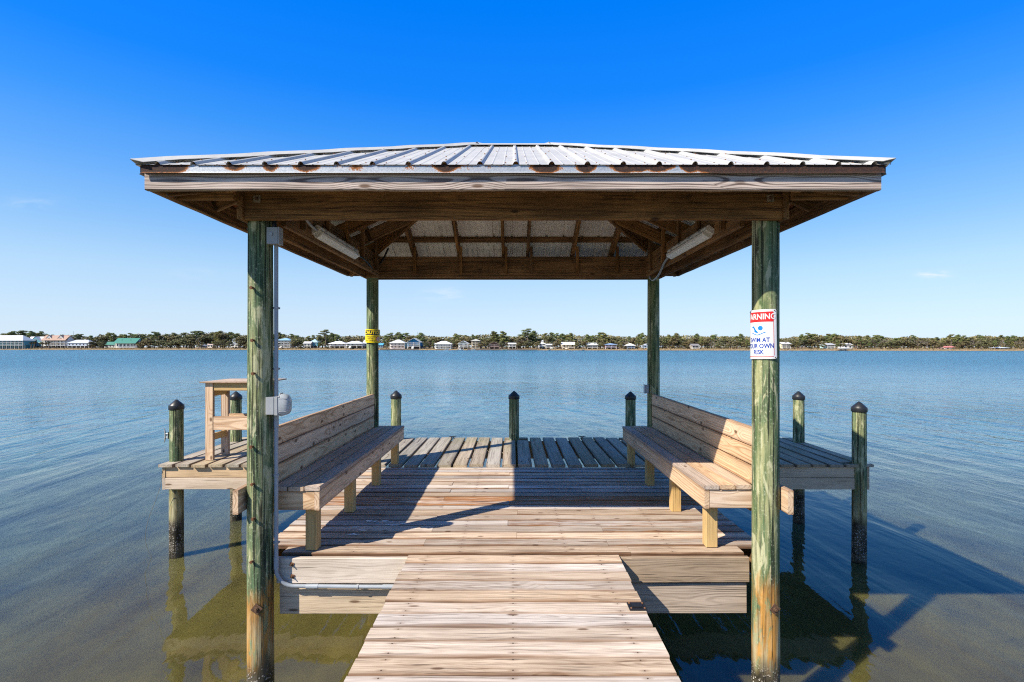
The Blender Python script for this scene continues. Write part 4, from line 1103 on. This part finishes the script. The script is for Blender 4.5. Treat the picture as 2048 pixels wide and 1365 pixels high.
def bx(pb, x0, x1, y0, y1, z0, z1, mi=0): pb.box(x0, x1, y0, y1, z0, z1, 'X', ch=.001, mi=mi)
def roof_mesh(pb, kind, x0, x1, y0, y1, ze, zt, ov=.5, th=.18):
    x0 -= ov; x1 += ov; y0 -= ov; y1 += ov; cx, cy = (x0+x1)/2, (y0+y1)/2
    base = [(x0, y0), (x1, y0), (x1, y1), (x0, y1)]
    if kind == 'hip':
        h = min(x1-x0, y1-y0)/2*.92
        rg = [(x0+h, cy), (x1-h, cy)] if x1-x0 >= y1-y0 else [(cx, y0+h), (cx, y1-h)]
    elif kind == 'gable_side': rg = [(x0, cy), (x1, cy)]
    else: rg = [(cx, y0), (cx, y1)]
    for dz_ in (0, -th):
        v = [(x, y, ze+dz_) for x, y in base] + [(x, y, zt+dz_) for x, y in rg]
        f = [(0, 1, 5, 4), (1, 2, 5), (2, 3, 4, 5), (3, 0, 4)] if (kind == 'gable_side' or (kind == 'hip' and x1-x0 >= y1-y0)) else [(1, 2, 5, 4), (2, 3, 5), (3, 0, 4, 5), (0, 1, 4)]
        if kind == 'gable_side': f = [(0, 1, 5, 4), (2, 3, 4, 5)]
        if kind == 'gable_front': f = [(1, 2, 5, 4), (3, 0, 4, 5)]
        pb._add(v, f)
    e = [(x, y, ze) for x, y in base] + [(x, y, ze-th) for x, y in base]
    pb._add(e, [(i, (i+1) % 4, 4+(i+1) % 4, 4+i) for i in range(4)])
    if kind != 'hip':
        for k in (0, 1):
            r = rg[k]; q = [base[0], base[3]] if (kind == 'gable_side' and k == 0) else [base[1], base[2]] if kind == 'gable_side' else [base[0], base[1]] if k == 0 else [base[3], base[2]]
            v = [(*q[0], ze), (*r, zt), (*q[1], ze), (*q[0], ze-th), (*r, zt-th), (*q[1], ze-th)]
            pb._add(v, [(0, 1, 4, 3), (1, 2, 5, 4)])
def window(parent, x, y, z, wd=1.1, hg=1.4, trim=WHITE, name='window'):
    pb = PB(); bx(pb, x-wd/2-.1, x+wd/2+.1, y-.06, y, z-.1, z+hg+.1, 0); bx(pb, x-wd/2, x+wd/2, y-.08, y-.061, z, z+hg, 1)
    pb.build(name, [paint(trim), GLASS if name == 'window' else DARKV], parent)


def house(label, x0, x1, yt, ye, yb, roof, wc, rc, floors=2, stilt=0.0, porch=False, depth=9.0, back=15, trim=WHITE, stairs=None, nwin=None, open_base=None, gables=0, gc=None, dormers=0, chimney=False, name='house', cat='house', deckc=None):
    xc = (x0+x1)/2; Y = shore_y(xc)+back; s = Y/F
    X0, X1 = sx_(x0, Y), sx_(x1, Y); zt_, ze, zb = sz_(yt, Y), sz_(ye, Y), max(-.3, sz_(yb, Y)); W = X1-X0
    ov = min(.6, W*.06); X0 += ov; X1 -= ov
    t = thing(name, label, cat, ((X0+X1)/2, Y, zb)); zw = zb + (ze-zb)*stilt
    pb = PB(); bx(pb, X0, X1, Y, Y+depth, zw, ze-.02)
    if roof in ('gable_front', 'gable_side'):
        cx, cy = (X0+X1)/2, Y+depth/2
        zz = zt_ - .25
        if roof == 'gable_front': pb._add([(X0, Y, ze-.02), (X1, Y, ze-.02), (cx, Y, zz), (X0, Y+depth, ze-.02), (X1, Y+depth, ze-.02), (cx, Y+depth, zz)], [(0, 1, 2), (5, 4, 3)])
        else: pb._add([(X0, Y, ze-.02), (X0, Y+depth, ze-.02), (X0, cy, zz), (X1, Y, ze-.02), (X1, Y+depth, ze-.02), (X1, cy, zz)], [(0, 2, 1), (3, 4, 5)])
    pb.build('wall', paint(wc), t)
    pd = 2.4 if porch else 0
    pb = PB(); roof_mesh(pb, roof, X0, X1, Y-pd, Y+depth, ze, zt_, ov+.15); pb.build('roof', paint(rc, .45), t)
    nf = max(1, floors); fh = (ze-zw)/nf; n = nwin or max(2, int(W/3.6))
    for k in range(nf):
        for i in range(n):
            xx = X0 + (X1-X0)*(i+.5)/n; window(t, xx, Y, zw + fh*(k+.28), min(1.4, (X1-X0)/n*.55), fh*.5, trim)
    if stilt > 0:
        nb = max(3, int(W/4)); pb = PB(); bx(pb, X0+.6, X1-.6, Y+2, Y+depth-1, zb-.3, zw-.03); pb.build('undercroft', paint(open_base or (.10, .09, .08)), t)
        for i in range(nb):
            xx = X0 + .25 + (X1-X0-.5)*i/(nb-1); pb = PB(); bx(pb, xx-.2, xx+.2, Y+.02, Y+.42, zb-.3, zw-.003); pb.build('pillar', paint(deckc or trim), t)
    if porch:
        nb = max(3, int(W/4))
        for k in range(nf):
            zf = zw + fh*k
            pb = PB(); bx(pb, X0, X1, Y-pd, Y-.01, zf-.18, zf); pb.build('balcony', paint(deckc or trim), t)
            pb = PB()
            bx(pb, X0, X1, Y-pd, Y-pd+.07, zf+.95, zf+1.03); bx(pb, X0, X1, Y-pd, Y-pd+.07, zf+.15, zf+.22)
            for i in range(int(W/.5)): xx = X0+.1+(X1-X0-.2)*i/max(1, int(W/.5)-1); bx(pb, xx-.03, xx+.03, Y-pd+.01, Y-pd+.06, zf+.22, zf+.95)
            pb.build('railing', paint(trim), t)
        for i in range(nb):
            xx = X0 + .2 + (X1-X0-.4)*i/(nb-1); pb = PB(); bx(pb, xx-.13, xx+.13, Y-pd+.08, Y-pd+.34, zb-.3, ze-.2); pb.build('column', paint(trim), t)
    if stairs is not None:
        pb = PB(); xs0 = X0 + (X1-X0)*stairs; ns = 9; zz = zw if stilt else zw + fh*.5
        for i in range(ns): bx(pb, xs0-1.0, xs0+1.0, Y-pd-.35*(ns-i), Y-pd-.35*(ns-i-1), zb-.2, zb+(zz-zb)*(i+1)/ns)
        pb.build('stairs', paint(trim), t)
    for i in range(gables):
        gx = X0 + (X1-X0)*((i+.5)/gables); gw = (X1-X0)/gables*.40; gz = zt_-.3
        pb = PB(); pb._add([(gx-gw, Y-.6, ze), (gx+gw, Y-.6, ze), (gx, Y-.6, gz), (gx-gw, Y+depth/2, ze), (gx+gw, Y+depth/2, ze), (gx, Y+depth/2, gz)], [(0, 1, 2)]); pb.build('gable_wall', paint(gc or wc), t)
        pb = PB()
        for dz_ in (.03, .2): pb._add([(gx-gw-.4, Y-.9, ze-.25+dz_), (gx, Y-.9, gz+dz_), (gx, Y+depth/2, gz+dz_), (gx-gw-.4, Y+depth/2, ze-.25+dz_), (gx+gw+.4, Y-.9, ze-.25+dz_), (gx+gw+.4, Y+depth/2, ze-.25+dz_)], [(0, 1, 2, 3), (1, 4, 5, 2)])
        pb.build('gable_roof', paint(rc, .45), t)
        window(t, gx, Y-.6, ze+(gz-ze)*.2, gw*.5, (gz-ze)*.35, trim)
    for i in range(dormers):
        gx = X0 + (X1-X0)*(.28+.4*i); zc_ = ze+(zt_-ze)*.35; pb = PB(); bx(pb, gx-.9, gx+.9, Y+depth*.10, Y+depth*.4, zc_-.6, zc_+1.0); pb.build('dormer', paint(WHITE), t)
        pb = PB(); roof_mesh(pb, 'gable_front', gx-.9, gx+.9, Y+depth*.10, Y+depth*.45, zc_+1.0, zc_+1.9, .2, .1); pb.build('dormer_roof', paint(rc, .45), t)
        window(t, gx, Y+depth*.10, zc_-.3, .8, 1.0, trim)
    if chimney:
        gx = X0+(X1-X0)*.62; pb = PB(); bx(pb, gx-.5, gx+.5, Y+depth*.5, Y+depth*.5+.9, ze, zt_+.8); pb.build('chimney', paint(WHITE), t)
    return t
TEAL = (.09, .30, .36); GRAYR = (.50, .51, .52); WR = (.60, .60, .58)
house('large two-storey house with white hip roof and teal walls at the far left edge', -40, 51, 671, 681.5, 698, 'hip', TEAL, WR, 2, .42, True, 12, 5, open_base=(.05, .22, .27))
house('grey-roofed house with a teal gable wall beside the tan-roofed house', 53, 90, 673.5, 686, 695.5, 'gable_side', (.10, .26, .32), GRAYR, 2, .3, False, 11, 24, gables=1, gc=(.09, .27, .33))
house('white house with a tan roof and two pointed gables', 86, 135, 671, 681, 695.5, 'gable_side', WHITE, (.38, .25, .18), 2, .25, True, 10, 18, gables=2)
house('low pale house with a grey hip roof and small chimney, right of the tan-roofed house', 134, 179, 680, 686.5, 695.5, 'hip', (.42, .48, .55), (.48, .50, .53), 1, .35, False, 11, 16, chimney=True)
house('small green-roofed outbuilding left of the dormered green-roofed house', 210, 231, 684, 690, 695.5, 'gable_side', (.50, .50, .44), (.06, .20, .15), 1, 0, False, 7, 18)
house('white cottage with a bright green roof and two white dormers', 230, 275, 676.5, 687, 695.5, 'gable_side', WHITE, (.05, .20, .15), 1, 0, True, 11, 14, dormers=2)
house('small open shed with a flat dark roof on the bank', 400, 414, 690, 692, 695.8, 'hip', (.12, .12, .13), (.13, .14, .16), 1, 0, False, 5, 12, name='shed', cat='shed')
house('tiny cream boathouse beside the dark flat-roofed shed', 414.5, 426, 688.5, 690, 695.8, 'gable_side', (.72, .62, .50), (.60, .45, .36), 1, 0, False, 5, 12, name='shed', cat='shed')
house('small white house half hidden by trees left of the left front post', 461, 477, 687, 690, 695.6, 'gable_front', WHITE, WR, 1, .25, False, 7, 16)
house('narrow three-storey white house with a blue hip roof and front stairs', 554, 583, 676, 681, 695.6, 'hip', WHITE, (.26, .43, .55), 3, 0, True, 12, 14, stairs=.35)
house('low house with a plain grey roof between the three-storey and teal houses', 606, 622, 683, 687.5, 695.6, 'gable_side', (.42, .40, .36), (.46, .45, .43), 1, .3, False, 8, 16)
house('low teal house with a pale blue upper roof', 619, 636, 678.5, 685, 695.6, 'hip', (.07, .27, .34), (.36, .52, .58), 2, .3, False, 8, 22)
house('low white house with a flat hip roof left of the caution sign post', 658, 692, 683, 688, 696, 'hip', (.70, .69, .70), (.78, .76, .76), 1, .45, True, 9, 18)
house('white house with a long front stair just left of the caution sign post', 691, 727, 682.5, 687.5, 696.5, 'hip', WHITE, WR, 1, .5, True, 9, 10, stairs=.3)
house('small white house half hidden behind the caution sign post', 726, 744, 680, 687, 696, 'gable_side', (.72, .72, .72), WR, 1, .3, False, 9, 22)
house('small hut with a blue roof just right of the caution sign post', 756, 766, 687, 690.5, 695.5, 'gable_side', (.07, .16, .26), (.10, .36, .55), 1, 0, False, 6, 14)
house('white house with a broad white hip roof and a porch over white arches', 779, 811, 679.5, 686.5, 697.5, 'hip', WHITE, WR, 2, 0, True, 11, 8, trim=(.72, .62, .56))
house('bright blue house with a pointed gable and white front stairs', 814, 842, 676.5, 685, 697.5, 'gable_front', (.02, .22, .42), WR, 2, .35, True, 12, 8, stairs=.45, gables=0, deckc=WHITE)
house('cream house partly hidden behind the bright blue gabled house', 837, 849, 679, 684, 696.5, 'gable_side', (.55, .50, .42), (.55, .55, .52), 2, 0, False, 8, 22)
house('long two-storey white house with a white hip roof and full veranda', 869, 904, 682.5, 688.5, 698.2, 'hip', WHITE, (.82, .82, .83), 2, 0, True, 10, 6)
house('white house with an arched gable front behind the moored white boat', 916, 938, 682, 687.5, 697.8, 'gable_front', (.66, .67, .62), (.62, .65, .66), 2, .3, True, 11, 9, open_base=(.25, .24, .2))
house('tall tan tower house with a small overhanging hip roof', 942, 961, 678.5, 682, 697.5, 'hip', (.46, .40, .30), (.48, .46, .40), 3, 0, True, 9, 11, trim=(.52, .46, .36))
house('dark brown gabled house on stilts with red-brown balcony', 977, 1000, 684, 689, 697.5, 'gable_front', (.22, .13, .10), (.30, .26, .24), 1, .4, True, 9, 10, trim=(.50, .38, .34))
house('small pale white-roofed house on posts right of the brown gabled house', 1016, 1033, 686, 688.5, 697.5, 'gable_side', (.60, .60, .57), (.76, .76, .74), 1, .45, True, 8, 10)
cup = house('white-roofed house with a small cupola on top', 1077, 1092, 684.5, 688, 697.2, 'hip', (.62, .62, .58), WR, 2, .3, False, 8, 12)
Yc_ = shore_y(1085)+15; pb = PB(); bx(pb, sx_(1083, Yc_), sx_(1087, Yc_), Yc_, Yc_+1.8, sz_(686, Yc_), sz_(682.8, Yc_)); pb.build('cupola', paint(WHITE), cup)
pb = PB(); roof_mesh(pb, 'hip', sx_(1082.5, Yc_), sx_(1087.5, Yc_), Yc_-.2, Yc_+2, sz_(682.8, Yc_), sz_(681, Yc_), .1, .08); pb.build('cupola_roof', paint(WR), cup)
house('long low blue-grey house with a white roof joined right of the cupola house', 1091, 1109, 688, 690.5, 697.2, 'gable_side', (.14, .19, .26), WR, 1, .3, True, 7, 13, stairs=.65)
house('long cream house with a tall white metal roof and side wing', 1123, 1150, 684.5, 689.5, 698, 'gable_side', (.74, .66, .50), (.80, .80, .79), 1, .2, True, 9, 10, stairs=.3, trim=(.70, .60, .46))
house('grey-green house with two white gables above a dark porch', 1173, 1196, 686, 690.5, 698, 'gable_side', (.34, .37, .34), (.66, .68, .67), 1, .35, True, 8, 11, gables=2)
house('pink-walled house with a blue roof and blue balconies', 1209, 1234, 687, 689.5, 698.2, 'hip', (.66, .42, .36), (.28, .40, .58), 1, .4, True, 8, 9, trim=(.55, .50, .55))
house('small blue pavilion house with a pale grey pyramid roof', 1253, 1270, 687, 691.5, 698.2, 'hip', (.06, .13, .24), (.60, .60, .57), 1, .35, True, 9, 9, trim=(.35, .40, .48))
house('pale blue house half hidden by the shaded back right post', 1287, 1302, 688, 691.5, 698, 'gable_front', (.40, .48, .55), (.66, .68, .70), 1, .3, False, 8, 10)
house('dark-roofed cottage under trees between the right posts', 1382, 1398, 688, 691.5, 699, 'gable_side', (.42, .38, .33), (.26, .24, .23), 1, .2, True, 8, 12)
house('pale yellow house with a grey roof and blue porch', 1561, 1580, 684.5, 688.5, 699.5, 'gable_side', (.76, .68, .44), (.60, .58, .56), 2, .25, True, 9, 11, gables=1, gc=(.76, .68, .44), open_base=(.2, .24, .34))
house('pale cyan two-storey house with a white front deck', 1650, 1667, 687.3, 689.5, 699.5, 'gable_side', (.50, .74, .76), (.62, .62, .62), 2, .25, True, 8, 11, deckc=WHITE)
house('white cottage under trees behind the boathouse on the water', 1686, 1706, 687, 690.5, 699.5, 'gable_side', (.62, .61, .60), (.70, .69, .68), 1, .2, False, 8, 16, gables=1)
house('grey boathouse with a pale hip roof standing over the water', 1685, 1700, 694.8, 697, 702.4, 'hip', (.10, .11, .12), (.58, .57, .54), 1, .5, False, 6, -5, name='boathouse', cat='boathouse', trim=(.2, .2, .2))
house('low white cottage with a red roof end under the right-hand trees', 1890, 1911, 692.5, 695, 700.3, 'gable_side', (.70, .68, .66), (.60, .22, .18), 1, 0, False, 7, 14)
house('small pink outbuilding left of the red and white cottage', 1884, 1889, 694, 696, 700.3, 'gable_side', (.60, .42, .38), (.48, .36, .34), 1, 0, False, 5, 14, name='shed', cat='shed', nwin=1)
house('open shelter with a flat blue-white roof near the far right shore', 1993, 2013, 694.6, 696, 700.8, 'hip', (.10, .10, .11), (.62, .68, .74), 1, 0, True, 5, 9, name='shelter', cat='shelter')


# boats, masts, bulkhead and little docks
def boat(label, px, wpx, col, cabin=False, d=-3, group=None):
    Y = shore_y(px)+d; L = wpx*Y/F; X = sx_(px, Y); t = thing('boat', label, 'boat', (X, Y, WATER), group)
    pb = PB(); n = 9; vs = []
    for i in range(n):
        f = i/(n-1); hw = L*.16*math.sin(PI*min(1, f*.9+.12))**.6; zt2 = .55+.35*f*f
        vs += [(X-L/2+L*f, Y-hw, WATER+zt2), (X-L/2+L*f, Y-hw*.5, WATER-.2), (X-L/2+L*f, Y+hw*.5, WATER-.2), (X-L/2+L*f, Y+hw, WATER+zt2)]
    fs = []
    for i in range(n-1):
        for j in range(4): fs.append((i*4+j, (i+1)*4+j, (i+1)*4+(j+1) % 4, i*4+(j+1) % 4))
    pb._add(vs, fs + [(0, 1, 2, 3), (n*4-4, n*4-1, n*4-2, n*4-3)]); pb.build('hull', paint(col, .3), t)
    if cabin:
        pb = PB(); bx(pb, X-L*.1, X+L*.15, Y-L*.08, Y+L*.08, WATER+.6, WATER+1.5); pb.build('cabin', paint(WHITE), t)
        pb = PB(); bx(pb, X-L*.18, X+L*.2, Y-L*.1, Y+L*.1, WATER+2.1, WATER+2.2)
        for q in (-.16, .18): bx(pb, X+L*q-.04, X+L*q+.04, Y-.04, Y+.04, WATER+.6, WATER+2.1)
        pb.build('canopy', paint((.08, .16, .40)), t)
    else:
        pb = PB(); bx(pb, X-L*.2, X-L*.1, Y-L*.1, Y+L*.1, WATER+.62, WATER+.72); pb.build('seat', paint((.3, .3, .3)), t)
boat('white cabin boat with a blue canopy moored before the arched white house', 920, 15, WHITE, True)
boat('small pale boat moored below the tan tower house', 946, 9, (.6, .6, .58))
boat('yellowish open boat moored right of the brown gabled house', 1008, 13, (.66, .58, .40))
boat('small white boat near the long white veranda house', 893, 9, WHITE)
boat('white boat drawn up on the sandy right shore', 1809, 8, WHITE, False, 9)
boat('grey covered boat on the bank left of the left front post', 439, 11, (.45, .5, .52), False, 13)
def mast(px, yt, label):
    Y = shore_y(px)+80; X = sx_(px, Y); pb = PB(); zt2 = sz_(yt, Y)
    for k in range(3): a = k*2.1; pb.tube([(X+math.cos(a)*.25, Y+math.sin(a)*.25, GROUND), (X+math.cos(a)*.12, Y+math.sin(a)*.12, zt2)], .07, 5)
    n = int((zt2-GROUND)/.8)
    for k in range(n): z = GROUND+k*.8; a = k*2.1; pb.tube([(X+math.cos(a)*.2, Y+math.sin(a)*.2, z), (X+math.cos(a+2.1)*.2, Y+math.sin(a+2.1)*.2, z+.8)], .03, 4)
    tag(pb.build('radio_mast', paint((.45, .47, .5))), label, 'mast')
mast(147, 663, 'thin grey radio mast behind the low grey-roofed house'); mast(835, 664, 'thin grey radio mast above the bright blue gabled house')
pb = PB(); Y = shore_y(1902)+24; X = sx_(1902.5, Y); pb.tube([(X, Y, GROUND-.2), (X+.1, Y, 6), (X-.05, Y, sz_(671.5, Y))], [.3, .25, .14], 7)
pb.tube([(X+.1, Y, 8), (X+1.2, Y, 9.3)], [.1, .05], 5); tag(pb.build('dead_tree', M_TWIG), 'pale dead trunk without a crown standing among the right-hand pines', 'tree')
def bulkhead(px0, px1, label):
    t = thing('bulkhead', label, 'seawall', (sx_((px0+px1)/2, shore_y((px0+px1)/2)), shore_y((px0+px1)/2), WATER)); pb = PB(); n = int((px1-px0)/4)
    for i in range(n):
        a, b_ = px0+(px1-px0)*i/n, px0+(px1-px0)*(i+1)/n; ya, yb = shore_y(a)-1.5, shore_y(b_)-1.5
        pb.plank((sx_(a, ya), ya, -.75), (sx_(b_, yb), yb, -.75), Zv, 1.2, .12)
    pb.build('planking', paint((.20, .16, .12)), t); pb = PB()
    for i in range(n*2): a = px0+(px1-px0)*i/(n*2); ya = shore_y(a)-1.75; pb.lathe((sx_(a, ya), ya, 0), [(.16, -1.7), (.15, rs.uniform(-.2, .25))], 6)
    o = pb.build('piles', paint((.16, .125, .10)), t); o['kind'] = 'stuff'
bulkhead(760, 838, 'dark timber bulkhead below the white hip-roofed and blue gabled houses'); bulkhead(935, 1075, 'dark timber bulkhead with stubby piles below the brown gabled house')
def jetty(px, L, label):
    Y = shore_y(px); X = sx_(px, Y); t = thing('jetty', label, 'jetty', (X, Y-L/2, WATER)); pb = PB(); bx(pb, X-.8, X+.8, Y-L, Y+4, -.62, -.5); pb.build('decking', paint((.42, .36, .29)), t)
    for k in range(int(L/3)+1):
        for q in (-.75, .75): pb = PB(); pb.lathe((X+q, Y-L+.2+k*3, 0), [(.12, -2), (.11, -.1)], 6); pb.build('pile', paint((.2, .16, .12)), t)
jetty(1098, 10, 'short jetty on the shore below the cupola house'); jetty(1165, 8, 'short jetty right of the long cream house'); jetty(1677, 9, 'short jetty with piles left of the boathouse'); jetty(1255, 7, 'short jetty below the small blue pavilion house')
